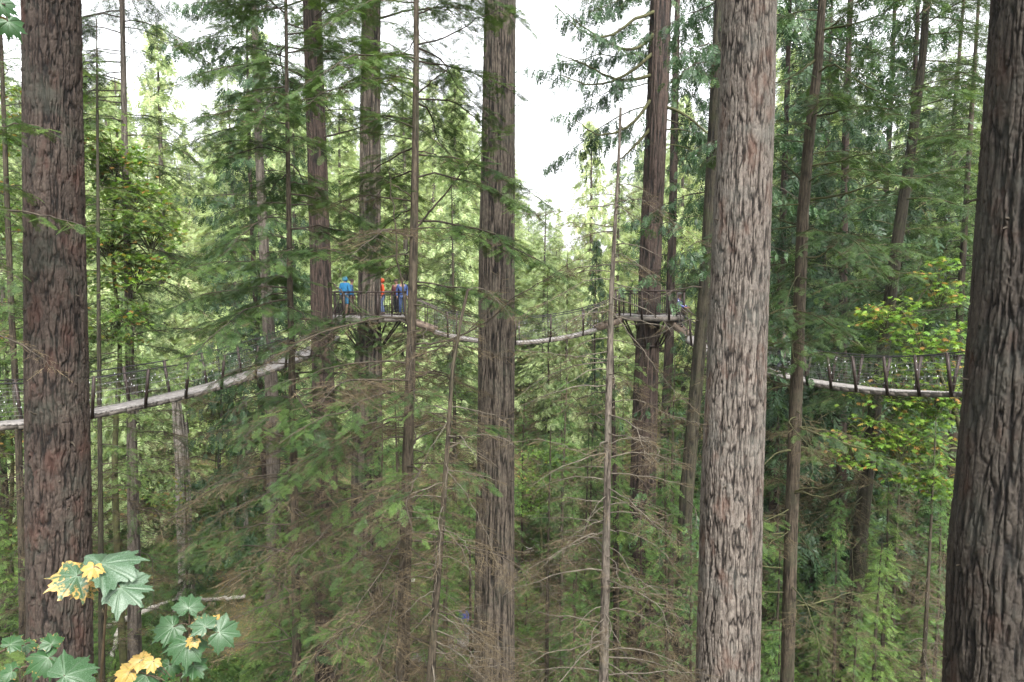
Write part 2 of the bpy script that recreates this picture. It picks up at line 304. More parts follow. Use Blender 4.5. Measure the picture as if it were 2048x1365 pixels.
# ------------------------------------------------------------------ trunks with modelled bark
def trunk_mesh(name, C, Rr, Z, mat, cell, deep, seed=0, K=None, flare=None, knots=0, lump=.0):
    """C(z)->(x,y), Rr(z)->radius at heights Z; cell=(width,height) of a bark plate, deep=furrow depth"""
    rm = float(np.median(Rr)); K = K or 64
    th = np.arange(K) * 2 * math.pi / K; Z = np.asarray(Z)
    TH, ZZ = np.meshgrid(th, Z); Nc = max(6, 2 * round(math.pi * rm / cell[0]))
    cx, sx = np.cos(TH) * 2 + seed * 7.7 + 20, np.sin(TH) * 2 + ZZ * .0
    wz = fbm(cx * 2 + ZZ * 1.3, sx * 2 - ZZ * 1.1, seed, 3) - .5; wz2 = fbm(cx * 3 + 50, sx * 3 + ZZ * 2.2, seed + 5, 3) - .5
    u = TH / (2 * math.pi) * Nc + 0.; v = ZZ / (cell[1] * 2.1); n8 = Nc * 1
    def pn(us, vs, per, sd_):                       # noise periodic round the trunk
        return vnoise(np.mod(us, per), vs, sd_, per)
    wp = (pn(u * .5 + 0, v * 1.6, max(2, Nc // 2), seed + 1) - .5) * .62 + (pn(u * 2, v * 5, Nc * 2, seed + 2) - .5) * .22 if Nc % 2 == 0 else (pn(u, v * 1.6, Nc, seed + 1) - .5) * .4
    f_ = lambda us, vs, per, sd_: .68 * pn(us, vs, per, sd_) + .32 * pn(us * 2, vs * 2.1, per * 2, sd_ + .5)
    a1 = np.abs(f_(u + wp, v, Nc, seed + 3) - .5); a2 = np.abs(f_(u + wp * .8, v * 1.7 + 7, Nc, seed + 6) - .5)
    e1 = np.clip(a1 / .13, 0, 1); e2 = np.clip(a2 / .08, 0, 1); cr = np.clip(np.abs(pn(u * .8 // 1 * 0 + u + wp, v * 5 + wp * 2, Nc, seed + 8) - .5) / .06, 0, 1)
    sm = lambda q: q * q * (3 - 2 * q)
    e = sm(e1) * (.55 + .45 * sm(e2)) * (.78 + .22 * sm(cr))
    fine = fbm(u * 3.1, ZZ / cell[1] * 9, seed + 9, 4) * .6 + fbm(u * 7.3, ZZ / cell[0] * 2, seed + 12, 3) * .4; big = pn(u * 1., v * .35, Nc, seed + 4)
    hh = e * (.6 + .3 * big) + (fine - .5) * .55
    rad = Rr[:, None] + deep * (hh - .75) + lump * rm * (fbm(cx * .8 + ZZ * .35, sx * .8 + ZZ * .3, seed + 4, 2) - .5)
    for kn in range(knots):
        kz = Z[0] + (Z[-1] - Z[0]) * h01(kn + .3, seed); kt = 2 * math.pi * h01(kn + .7, seed + 1)
        dd = np.hypot((np.mod(TH - kt + math.pi, 2 * math.pi) - math.pi) * rm, ZZ - kz); rad += .05 * rm * np.exp(-(dd / (.09 + rm * .08)) ** 2) * np.cos(dd / .03) * 1.2
    if flare is not None:
        k_ = np.clip(1 - (ZZ - flare) / 2.2, 0, 1) ** 2; rad = rad * (1 + k_ * (.55 + .3 * np.cos(TH * 5 + seed)))
    X = C[0][:, None] + rad * np.cos(TH); Y = C[1][:, None] + rad * np.sin(TH)
    V = np.stack([X, Y, ZZ], -1).reshape(-1, 3); n = len(Z)
    i = np.arange(n - 1)[:, None] * K; j = np.arange(K)[None]; j2 = (j + 1) % K
    Q = np.stack([i + j, i + j2, i + K + j2, i + K + j], -1).reshape(-1, 4)
    return mesh(name, V, Q, mat, {'h': np.clip(hh + .1, 0, 1).ravel()}, smooth=True)
def zgrid(z0, z1, va, vb, fine, coarse=.25):
    va, vb = max(z0, va), min(z1, vb)
    return np.unique(np.concatenate([np.arange(z0, va, coarse), np.arange(va, vb, fine), np.arange(vb, z1, coarse), [z1]]))
class Tree: pass
def trunk(name, label, cat, Y, pts, mat, cell, deep, top=34, group=None, seed=0, K=96, knots=0, lump=.05, fine=None, y_lean=0., bottom=None):
    """pts: (px,py,width px) down the trunk as seen in the photo"""
    Wp = sorted([(at(x, y, Y), (at(x + w_ / 2, y, Y) - at(x - w_ / 2, y, Y))[0] / 2) for x, y, w_ in pts], key=lambda q: q[0][2])
    zs = np.array([p[0][2] for p in Wp]); xs = np.array([p[0][0] for p in Wp]); rs = np.array([p[1] for p in Wp])
    g = float(G(xs[0], Y)) - .3 if bottom is None else bottom
    rs = rs * np.cos(np.arctan(np.abs(xs) / Y)); sl = (xs[-1] - xs[0]) / (zs[-1] - zs[0])
    def ext(z, v, slope_lo, slope_hi):
        o = np.interp(z, zs, v); o = np.where(z < zs[0], v[0] + (z - zs[0]) * slope_lo, o); return np.where(z > zs[-1], v[-1] + (z - zs[-1]) * slope_hi, o)
    rt = (rs[-1] - rs[0]) / (zs[-1] - zs[0])
    fine = fine or max(.012, Y / 683 * .9)
    Z = zgrid(g, top, zs[0] - .6, zs[-1] + .6, fine)
    xo = float(np.interp(20, zs, xs))
    T = Tree(); T.Y = Y; T.zs = zs; T.top = top; T.g = g
    T.x = lambda z: ext(np.asarray(z, float), xs, sl, sl)
    T.r = lambda z: np.maximum(ext(np.asarray(z, float), rs, rt, min(rt, -rs[-1] * .8 / max(1, top - zs[-1]))), .02)
    T.root = empty(name, (float(T.x(g)), Y, g + .3), label, cat, group); off = np.array([float(T.x(g)), Y, g + .3]); T.off = off
    yy = Y + np.zeros(len(Z))
    me = trunk_mesh('trunk', (T.x(Z) - off[0], yy - Y), T.r(Z), Z - off[2], mat, cell, deep, seed, K, 0 if bottom is None else None, knots, lump)
    o = link('trunk', me, T.root); T.trunk = o
    T.wood = MB(); T.live = Fol(); T.dead = Fol(); T.rng = np.random.default_rng(seed + 100)
    return T
def finish(T, wmat=None, lmat=None, lod='m', kind='hem', roll=.5, names=('branches', 'foliage', 'dead_twigs')):
    if T.wood.n: 
        V = np.concatenate(T.wood.V) - T.off; link(names[0], mesh(names[0], V, np.concatenate(T.wood.F), wmat or M_wood, smooth=True), T.root)
    for f, key, m_, nm in ((T.live, kind + '_' + lod, lmat or M_hem, names[1]), (T.dead, 'dead_' + lod, M_dead, names[2])):
        b = f.bake(key, T.rng, roll)
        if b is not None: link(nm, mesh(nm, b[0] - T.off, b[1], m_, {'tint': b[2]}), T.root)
    return T.root
def crown(T, z0, z1, n, Lf, style, l2=.42, spray=.38, zlive=None, az=None, r0=None, tint=.5, dead_in=.1, dens=1., gap=None, bare=0.):
    r = T.rng
    for i in range(n):
        z = z0 + (z1 - z0) * (i + r.random()) / n; L = Lf(z) * r.uniform(.55, 1.15)
        a = r.uniform(0, 2 * math.pi) if az is None else R(r.uniform(*az[r.integers(len(az))]) if isinstance(az, list) else r.uniform(*az))
        st = style
        di = dead_in
        if zlive is not None and z < zlive + r.normal(0, .8):
            if r.random() < .4: di = .8
            else: st = 'dead'
        if r.random() < bare: st = 'bare'
        base = np.array([float(T.x(z)), T.Y, z]); base[:2] += np.array([math.sin(a), math.cos(a)]) * float(T.r(z)) * .8
        P = limb_path(base, a, L, st if st != 'bare' else 'dead', r)
        build_limb(P, r0 or (.004 + .006 * L), st, l2 * L, r, T.wood, T.live, T.dead, spray, .12 if style == 'hem' else .2, dens, tint=tint, dead_in=di, gap=gap)
def limb_px(T, pts, r0, style='hem', l2=.5, spray=.35, t0=.3, r1=None, tint=.5, n=22, dead_in=.1, gap=None):
    """a limb whose course follows points (px,py,Y)"""
    P = smoothpath([at(*p) for p in pts], n); P[1:-1] += T.rng.normal(0, .006, (n - 2, 3)) * (np.linalg.norm(P[-1] - P[0]))**.5
    build_limb(P, r0, style, l2, T.rng, T.wood, T.live, T.dead, spray, t0, r1=r1, tint=tint, dead_in=dead_in, k=7, gap=gap)

# ------------------------------------------------------------------ terrain
def terrain():
    xs = np.concatenate([np.linspace(-900, -70, 30), np.linspace(-66, 66, 133), np.linspace(70, 900, 30)]); ys = np.concatenate([np.linspace(-60, 5, 12), np.linspace(6, 130, 125), np.linspace(134, 420, 60), np.linspace(440, 1500, 30)])
    X, Yg = np.meshgrid(xs, ys); Z = G(X, Yg) - .0; far = np.clip((Yg - 420) / 600, 0, 1); Z = Z * (1 - far) + far * (G(X, 420 + 0 * Yg) * .8 + 22 * fbm(X / 160, Yg / 160, 3)) 
    Z += (fbm(X * 1.1, Yg * 1.1, 8) - .5) * .35
    n, k = X.shape; i = np.arange(n - 1)[:, None] * k; j = np.arange(k - 1)[None]
    Q = np.stack([i + j, i + j + 1, i + k + j + 1, i + k + j], -1).reshape(-1, 4)
    m, t, p = nodes('forest_floor'); tc = N(t, 'ShaderNodeTexCoord')
    n1 = N(t, 'ShaderNodeTexNoise', Scale=.35, Detail=6.0, Roughness=.65); n2 = N(t, 'ShaderNodeTexVoronoi', Scale=7.0); n3 = N(t, 'ShaderNodeTexNoise', Scale=14.0, Detail=5.0)
    for q in (n1, n2, n3): t.links.new(tc.outputs['Object'], q.inputs['Vector'])
    c = ramp(t, n1.outputs[0], [(.35, (.05, .035, .02)), (.5, (.05, .055, .02)), (.65, (.06, .1, .02))])
    lf = ramp(t, n2.outputs['Color'], [(.0, (.16, .1, .03)), (.4, (.1, .07, .035)), (.8, (.3, .2, .05)), (1, (.35, .13, .05))])
    c = mixc(t, ramp(t, n3.outputs[0], [(.5, (0, 0, 0)), (.56, (.75, .75, .75))]), c, lf)
    t.links.new(c, p.inputs['Base Color']); p.inputs['Roughness'].default_value = .9
    b = N(t, 'ShaderNodeBump', Strength=.8, Distance=.1); t.links.new(n3.outputs[0], b.inputs['Height']); t.links.new(b.outputs[0], p.inputs['Normal'])
    o = link('ground', mesh('ground', np.stack([X, Yg, Z], -1).reshape(-1, 3), Q, m, smooth=True)); tag(o, 'leaf strewn mossy forest floor sloping up behind the trees', kind='structure')
terrain()

exec_parts = []
# ------------------------------------------------------------------ the big trunks
def cone(z0, L0, z1, L1): return lambda z: np.interp(z, [z0, z1], [L0, L1])
T1 = trunk('douglas_fir', 'massive red brown fir trunk with lichen at the left behind the maple leaves', 'tree', 9.0,
           [(104, -60, 120), (106, 200, 122), (110, 470, 126), (115, 760, 132), (118, 1000, 135), (122, 1365, 136), (124, 1430, 138)], B_left, (.042, .15), .036, 36, seed=1, K=340, knots=3)
T2 = trunk('douglas_fir', 'darkest deep furrowed fir trunk cut by the right edge', 'tree', 7.0,
           [(2084, -60, 205), (2066, 220, 208), (2045, 560, 212), (2022, 860, 214), (1998, 1100, 214), (1986, 1365, 214), (1983, 1430, 214)], B_right, (.046, .26), .04, 36, seed=2, K=340, knots=4)
T3 = trunk('douglas_fir', 'pale pinkish grey fir trunk right of the middle, in front of the walkway', 'tree', 10.0,
           [(1499, -60, 112), (1494, 200, 113), (1482, 470, 117), (1472, 760, 121), (1462, 1000, 126), (1455, 1365, 131), (1454, 1430, 132)], B_pale, (.036, .17), .026, 38, seed=3, K=300, knots=8)
T4 = trunk('douglas_fir', 'straight grey brown fir trunk in the middle of the picture', 'tree', 16.0,
           [(1001, -60, 62), (998, 200, 66), (994, 500, 71), (992, 800, 74), (990, 1050, 77), (988, 1365, 84), (988, 1430, 86)], B_mid, (.045, .5), .032, 42, seed=4, K=190)
T5 = trunk('red_cedar', 'thick trunk carrying the left platform with hooded visitors', 'tree', 32.0,
           [(742, -60, 38), (741, 200, 41), (740, 500, 45), (739, 640, 47), (735, 760, 60), (733, 1000, 62), (733, 1365, 66)], B_mid, (.11, 1.3), .07, 48, seed=5, K=110)
T6 = trunk('douglas_fir', 'reddish fir trunk crossing in front of the left end of the left platform', 'tree', 20.0,
           [(622, -60, 37), (630, 200, 39), (637, 400, 41), (643, 600, 43), (650, 900, 47), (655, 1150, 50), (657, 1365, 54)], B_red, (.06, .55), .035, 42, seed=6, K=120)
T11 = trunk('red_cedar', 'dark reddish trunk carrying the right platform', 'tree', 32.0,
            [(1324, -60, 42), (1315, 200, 43), (1303, 450, 44), (1298, 620, 46), (1290, 800, 50), (1285, 1000, 54), (1280, 1365, 60)], B_red, (.1, 1.2), .07, 48, seed=11, K=110)
T12 = trunk('red_cedar', 'slimmer trunk just behind the right platform', 'tree', 41.0,
            [(1352, 100, 14), (1345, 450, 17), (1338, 700, 19), (1328, 900, 20), (1318, 1200, 24)], B_red, (.1, 1.), .04, 40, seed=12, K=50)
T13 = trunk('hemlock', 'mossy dark trunk peeking out at the left side of the pale fir', 'tree', 26.0,
            [(1440, -20, 20), (1425, 300, 23), (1411, 560, 25), (1390, 800, 27), (1372, 1000, 29), (1358, 1365, 32)], B_dark, (.08, .7), .03, 40, seed=13, K=60)
T14 = trunk('hemlock', 'slender brown trunk with upswept limbs right of the pale fir', 'tree', 14.0,
            [(1648, -60, 15), (1637, 120, 19), (1620, 260, 22), (1606, 420, 24), (1599, 600, 25), (1590, 850, 27), (1581, 1100, 28), (1574, 1365, 29)], B_thin, (.03, .25), .012, 34, seed=14, K=90, knots=6)
T15 = trunk('hemlock', 'leaning mossy trunk behind the right walkway', 'tree', 28.0,
            [(1858, -60, 13), (1845, 120, 17), (1822, 300, 22), (1795, 480, 25), (1775, 640, 27), (1752, 800, 28), (1722, 1050, 32), (1695, 1365, 40)], B_dark, (.08, .7), .03, 38, seed=15, K=60)
T16 = trunk('hemlock', 'grey trunk behind the left walkway, next right of the massive left fir', 'tree', 28.0,
            [(243, -60, 10), (247, 150, 12), (251, 350, 14), (257, 600, 17), (263, 850, 21), (268, 1100, 27), (270, 1365, 31)], B_far, (.08, .7), .025, 40, seed=16, K=60)
T17 = trunk('hemlock', 'pale grey trunk behind the upper end of the left walkway', 'tree', 39.0,
            [(510, 60, 13), (518, 300, 17), (528, 500, 21), (537, 650, 25), (546, 850, 28), (548, 1100, 30), (548, 1300, 33)], B_far, (.1, .8), .03, 38, seed=17, K=56)
T7 = trunk('hemlock', 'thin straight hemlock stem near the reddish trunk', 'tree', 13.0,
           [(571, -60, 6), (574, 200, 8), (578, 450, 11), (583, 700, 14), (588, 950, 16), (592, 1200, 18), (594, 1365, 19)], B_thin, (.03, .25), .006, 26.5, seed=7, K=48)
T8 = trunk('hemlock', 'olive brown hemlock stem in front of the right end of the left platform', 'tree', 10.0,
           [(833, -60, 10), (832, 150, 12), (830, 350, 15), (826, 550, 18), (822, 700, 20), (816, 900, 22), (811, 1100, 25), (805, 1365, 28)], B_thin, (.03, .22), .006, 26.5, seed=8, K=64, knots=10)
T9 = trunk('hemlock', 'crooked half dead stem left of the middle fir', 'tree', 9.0,
           [(936, 580, 4), (922, 640, 6), (905, 740, 8), (897, 860, 9), (890, 960, 11), (884, 1050, 12), (878, 1130, 14), (868, 1250, 16), (861, 1365, 18)], B_thin, (.03, .2), .005, 19.95, seed=9, K=40)
T10 = trunk('hemlock', 'pale thin dead hemlock stem in front of the right platform', 'tree', 9.5,
            [(1240, 260, 4), (1232, 420, 7), (1224, 560, 10), (1220, 700, 13), (1216, 850, 14), (1214, 1000, 15), (1210, 1200, 18), (1207, 1365, 20)], B_thing, (.025, .2), .005, 22.4, seed=10, K=52, knots=6)
T18 = trunk('hemlock', 'thin dark sapling stem at the right of the massive left fir', 'tree', 24.0,
            [(194, 150, 5), (196, 400, 7), (198, 700, 9), (201, 1000, 11), (204, 1365, 15)], B_dark, (.05, .5), .008, 29, seed=18, K=28)
T19 = trunk('hemlock', 'slender stem near the left edge left of the massive fir', 'tree', 25.0,
            [(5, 160, 9), (14, 400, 12), (24, 650, 14), (36, 850, 15), (44, 1100, 17), (48, 1365, 20)], B_thin, (.05, .5), .012, 34, seed=19, K=36)
T20 = trunk('hemlock', 'thin brown stem close behind the pale dead hemlock', 'tree', 19.0,
            [(1226, 780, 8), (1229, 950, 9), (1231, 1150, 11), (1233, 1365, 13)], B_red, (.04, .4), .006, 19.0, seed=20, K=28)
# fine twigs and foliage on them
ALLAZ = None
crown(T7, 10.5, 19.3, 70, cone(10, 2.0, 19, 2.3), 'hem', spray=.3, zlive=17.8, tint=.5, dead_in=.35)
crown(T7, 19.3, 26.3, 44, cone(19, 2.5, 26, 1.7), 'hem', spray=.3, tint=.55, dead_in=.12)
finish(T7, lod='n')
crown(T8, 13.5, 19.6, 62, cone(13, 2.0, 19, 2.2), 'hem', spray=.28, zlive=20.4, tint=.5)
crown(T8, 19.6, 26.2, 46, cone(19, 2.3, 26, 1.6), 'hem', spray=.27, zlive=20.2, tint=.5, dead_in=.25)
limb_px(T8, [(820, 700, 10.), (808, 600, 9.8), (792, 480, 9.6), (782, 380, 9.5), (776, 300, 9.4)], .02, 'bare')
limb_px(T8, [(828, 690, 10.), (900, 680, 10.), (980, 640, 9.8), (1027, 595, 9.7), (1088, 561, 9.6), (1180, 500, 9.5)], .017, 'dead', .5, .3, .5)
limb_px(T8, [(826, 715, 10.), (890, 690, 9.9), (960, 640, 9.7), (1010, 560, 9.5)], .014, 'dead', .35, .28, .5)
limb_px(T8, [(832, 455, 10.), (880, 400, 9.8), (940, 330, 9.7), (1010, 250, 9.5)], .018, 'hem', .6, .27, .45, tint=.6)
limb_px(T8, [(834, 90, 10.), (900, 70, 9.7), (960, 35, 9.5), (1015, 15, 9.4)], .014, 'hem', .5, .26, .35, tint=.6)
for pts in ([(832, 190, 10.), (880, 150, 9.8), (940, 105, 9.6)], [(832, 300, 10.), (890, 320, 9.8), (955, 370, 9.6)], [(833, 130, 10.), (780, 90, 9.8), (700, 70, 9.6)], [(830, 400, 10.), (770, 360, 9.8), (690, 330, 9.6)], [(834, 30, 10.), (880, 10, 9.8), (940, -20, 9.6)]):
    limb_px(T8, pts, .012, 'hem', .5, .26, .15, tint=.55)
finish(T8, lod='n')
for pts in ([(922, 640, 9.), (935, 585, 9.), (955, 577, 9.), (985, 590, 8.9), (1025, 640, 8.8), (1060, 700, 8.8)], [(892, 940, 9.), (940, 1000, 8.9), (985, 1100, 8.8), (1020, 1190, 8.8)],
            [(884, 1050, 9.), (930, 1110, 8.9), (950, 1200, 8.8), (970, 1290, 8.8)], [(872, 1200, 9.), (920, 1240, 8.9), (980, 1290, 8.8), (1060, 1300, 8.7)],
            [(900, 840, 9.), (860, 900, 8.9), (830, 960, 8.8), (790, 990, 8.7)], [(868, 1260, 9.), (905, 1225, 8.9), (980, 1210, 8.8)], [(880, 1130, 9.), (866, 1190, 8.9), (858, 1260, 8.9)],
            [(893, 900, 9.), (950, 870, 8.9), (1010, 880, 8.8), (1080, 930, 8.7)], [(866, 1290, 9.), (920, 1330, 8.9), (1000, 1330, 8.8), (1080, 1300, 8.7)]):
    limb_px(T9, pts, .0065, 'dead' if len(pts) > 3 else 'bare', .22, .22, .35)
crown(T9, 14.3, 18.5, 32, cone(13, 1.1, 19, .9), 'dead', spray=.25, bare=.15)
finish(T9, M_grey, lod='n')
for pts in ([(1224, 560, 9.5), (1180, 560, 9.3), (1120, 590, 9.1), (1030, 640, 9.0)], [(1226, 505, 9.5), (1262, 520, 9.3), (1310, 560, 9.1), (1380, 640, 9.)],
            [(1222, 620, 9.5), (1270, 680, 9.3), (1330, 760, 9.1), (1400, 830, 9.)], [(1219, 720, 9.5), (1150, 712, 9.2), (1080, 705, 9.), (1010, 700, 8.9)],
            [(1213, 990, 9.5), (1260, 1010, 9.3), (1330, 1060, 9.1), (1390, 1110, 9.)], [(1213, 1060, 9.5), (1270, 1070, 9.3), (1330, 1110, 9.1), (1385, 1190, 9.)],
            [(1212, 1060, 9.5), (1170, 1080, 9.3), (1110, 1110, 9.1), (1040, 1180, 9.)], [(1211, 1130, 9.5), (1260, 1150, 9.3), (1330, 1200, 9.1), (1390, 1290, 9.)],
            [(1210, 1240, 9.5), (1235, 1280, 9.3), (1265, 1340, 9.2)], [(1214, 930, 9.5), (1150, 900, 9.3), (1080, 880, 9.1), (1000, 890, 9.)], [(1210, 1010, 9.5), (1180, 1040, 9.3), (1130, 1150, 9.1)],
            [(1208, 1330, 9.5), (1240, 1350, 9.3), (1300, 1330, 9.2)], [(1217, 810, 9.5), (1270, 800, 9.3), (1340, 830, 9.1), (1410, 850, 9.)]):
    limb_px(T10, pts, .0075, 'dead' if len(pts) > 3 else 'bare', .3, .26, .3)
limb_px(T10, [(1229, 410, 9.5), (1180, 415, 9.3), (1100, 425, 9.2), (1040, 428, 9.1)], .009, 'dead', .3, .26, .4)
limb_px(T10, [(1229, 405, 9.5), (1280, 400, 9.3), (1340, 440, 9.2), (1400, 480, 9.1)], .009, 'dead', .4, .26, .2)
crown(T10, 14.2, 21.5, 78, cone(14, 1.5, 22, .8), 'dead', spray=.27, bare=.12)
finish(T10, M_grey, lod='n')
# long limbs of the slender trunk on the right
for pts in ([(1640, 60, 14), (1700, 50, 13.6), (1760, 30, 13.3), (1810, -10, 13)], [(1636, 70, 14), (1680, 40, 13.8), (1720, 0, 13.5)], [(1627, 150, 14), (1665, 130, 13.7), (1700, 150, 13.4), (1760, 185, 13.1), (1850, 195, 12.8)],
            [(1624, 235, 14), (1670, 225, 13.7), (1710, 212, 13.4), (1790, 215, 13.1), (1870, 190, 12.8)], [(1615, 332, 14), (1670, 325, 13.7), (1720, 310, 13.4), (1770, 303, 13.2)],
            [(1608, 402, 14), (1680, 390, 13.7), (1735, 372, 13.4), (1775, 350, 13.2), (1830, 358, 13), (1900, 340, 12.8), (1960, 330, 12.6)], [(1600, 515, 14), (1640, 512, 13.8), (1665, 495, 13.6), (1700, 520, 13.4), (1790, 545, 13.1), (1880, 550, 12.8)],
            [(1632, 120, 14), (1590, 150, 13.8), (1540, 170, 13.6)], [(1622, 250, 14), (1580, 245, 13.8), (1545, 240, 13.6)], [(1612, 370, 14), (1570, 330, 14.5), (1530, 300, 15)], [(1604, 450, 14), (1560, 440, 14.5), (1500, 400, 15)],
            [(1580, 990, 14), (1600, 985, 13.8), (1650, 995, 13.5), (1690, 980, 13.3), (1740, 970, 13.1)], [(1582, 1000, 14), (1600, 978, 13.8), (1650, 975, 13.4), (1682, 945, 13.2)],
            [(1588, 850, 14), (1640, 870, 13.6), (1730, 900, 13.2), (1830, 940, 12.8)], [(1586, 900, 14), (1550, 910, 13.6), (1500, 960, 13.2)]):
    limb_px(T14, pts, .026, 'hem' if pts[0][1] < 880 else 'bare', .75, .3, .3, tint=.42, dead_in=.35)
crown(T14, 12.5, 19.5, 30, cone(12, 2.3, 19, 2.2), 'hem', spray=.3, zlive=18.3, dead_in=.4)
crown(T14, 19.5, 26., 16, cone(19, 2.3, 26, 2.), 'hem', spray=.3, tint=.42, dead_in=.3)
finish(T14, M_moss, lod='n')
# limbs on the farther trunks
def dress(T, z0, z1, n, L0, L1, style='hem', lod='m', zlive=None, **kw):
    mats = kw.pop('mats', (M_wood, M_hem if style == 'hem' else M_ced)); roll = kw.pop('roll', .5)
    crown(T, z0, z1, n, cone(z0, L0, z1, L1), style, zlive=zlive, **kw); finish(T, mats[0], mats[1], lod, 'ced' if style == 'ced' else 'hem', roll)
dress(T16, 6, 36, 110, 3.2, 4.6, 'hem', spray=.5, zlive=16, tint=.5)
dress(T17, 9, 38, 84, 3.4, 5.0, 'ced', spray=.6, zlive=17, tint=.5)
dress(T18, 4, 28, 64, 2.2, 1.8, 'hem', spray=.45, zlive=13, tint=.6)
dress(T19, 4, 33, 66, 3.0, 3.2, 'hem', spray=.45, zlive=15, tint=.5)
dress(T20, 8, 18.8, 34, 1.8, 1.0, 'hem', spray=.35, zlive=14, tint=.5)
dress(T13, 8, 36, 56, 3.0, 5.0, 'ced', spray=.5, zlive=18, tint=.4)
dress(T12, 14, 39, 50, 3.4, 5.0, 'ced', spray=.6, zlive=21, tint=.5)
dress(T15, 8, 36, 90, 3.4, 4.4, 'hem', spray=.5, zlive=14, tint=.4, mats=(M_moss, M_hem))
crown(T11, 26.3, 46, 34, cone(26, 6., 46, 5.), 'ced', spray=.55, tint=.35, az=[(215, 340), (10, 150)])
for pts in ([(1320, 20, 32), (1270, 40, 31), (1210, 75, 30), (1160, 60, 29.5), (1110, 10, 29)], [(1318, 60, 32), (1262, 100, 31), (1190, 70, 30), (1130, 25, 29)], [(1312, 150, 32), (1240, 160, 31), (1170, 130, 30), (1110, 105, 29.5)],
            [(1315, 100, 32), (1250, 150, 31), (1185, 170, 30), (1120, 150, 29.5)], [(1310, 190, 32), (1260, 250, 31), (1200, 270, 30.3), (1150, 240, 30)], [(1322, -20, 32), (1260, -10, 31), (1190, -30, 30), (1100, -40, 29)], [(1308, 250, 32), (1262, 300, 31), (1225, 330, 30.5)],
            [(1309, 205, 32), (1370, 230, 31.5), (1430, 280, 31), (1480, 320, 30.5)], [(1322, 0, 32), (1400, -10, 31), (1480, 40, 30)]):
    limb_px(T11, pts, .09, 'ced', 1.7, .5, .25, tint=.35)
finish(T11, M_moss, M_ced, 'm', 'ced')
crown(T5, 29, 46, 40, cone(26, 5.5, 46, 5.), 'hem', spray=.55, tint=.5)
for pts in ([(750, 120, 32), (820, 110, 31), (890, 140, 30), (950, 190, 29.5)], [(750, 40, 32), (830, 20, 31), (920, 30, 30)], [(748, 230, 32), (810, 240, 31), (880, 290, 30), (930, 340, 29.5)], [(730, 150, 32), (690, 170, 31), (640, 230, 30)]):
    limb_px(T5, pts, .06, 'hem', 1.6, .5, .2, tint=.55)
finish(T5, M_wood, M_hem, 'm')
crown(T6, 24.5, 40, 30, cone(24, 4., 40, 4.), 'hem', spray=.5, tint=.5)
for pts in ([(640, 275, 20), (700, 262, 19.5), (760, 235, 19), (800, 200, 18.8)], [(650, 420, 20), (580, 400, 19.5), (500, 420, 19), (430, 400, 18.5)], [(625, 100, 20), (540, 90, 19.5), (460, 60, 19)]):
    limb_px(T6, pts, .03, 'hem', .9, .4, .3, tint=.5)
for pts in ([(655, 560, 20), (700, 600, 19.5), (750, 665, 19), (790, 700, 18.8)], [(648, 700, 20), (690, 730, 19.4), (740, 780, 19), (770, 800, 18.6)], [(652, 760, 20), (610, 790, 19.6), (560, 800, 19.), (500, 830, 18.6)]):
    limb_px(T6, pts, .025, 'hem', .9, .35, .25, tint=.6)
crown(T6, 6, 18, 9, cone(6, 2., 19, 2.), 'hem', spray=.36, zlive=15, tint=.5)
finish(T6, M_wood, M_hem, 'n')
for T_, z in ((T1, 27), (T2, 26.5), (T3, 27), (T4, 30)):
    for i in range(26):
        zz = T_.rng.uniform(12, 25.5); a_ = T_.rng.uniform(0, 6.28); b0 = np.array([float(T_.x(zz)), T_.Y, zz]) + np.array([math.sin(a_), math.cos(a_), 0]) * float(T_.r(zz)) * .93; d_ = np.array([math.sin(a_), math.cos(a_), T_.rng.uniform(-.3, .4)]); L_ = T_.rng.uniform(.03, .13)
        T_.wood.tube(smoothpath([b0, b0 + d_ * L_ * .6, b0 + d_ * L_ + T_.rng.normal(0, .1, 3) * L_], 6), np.linspace(.016, .005, 6), 6)
    crown(T_, z, T_.top - .5, 30, cone(z, 4.5, T_.top, 2.5), 'hem', spray=.6, tint=.4)
    finish(T_, M_wood, M_hem, 'm')
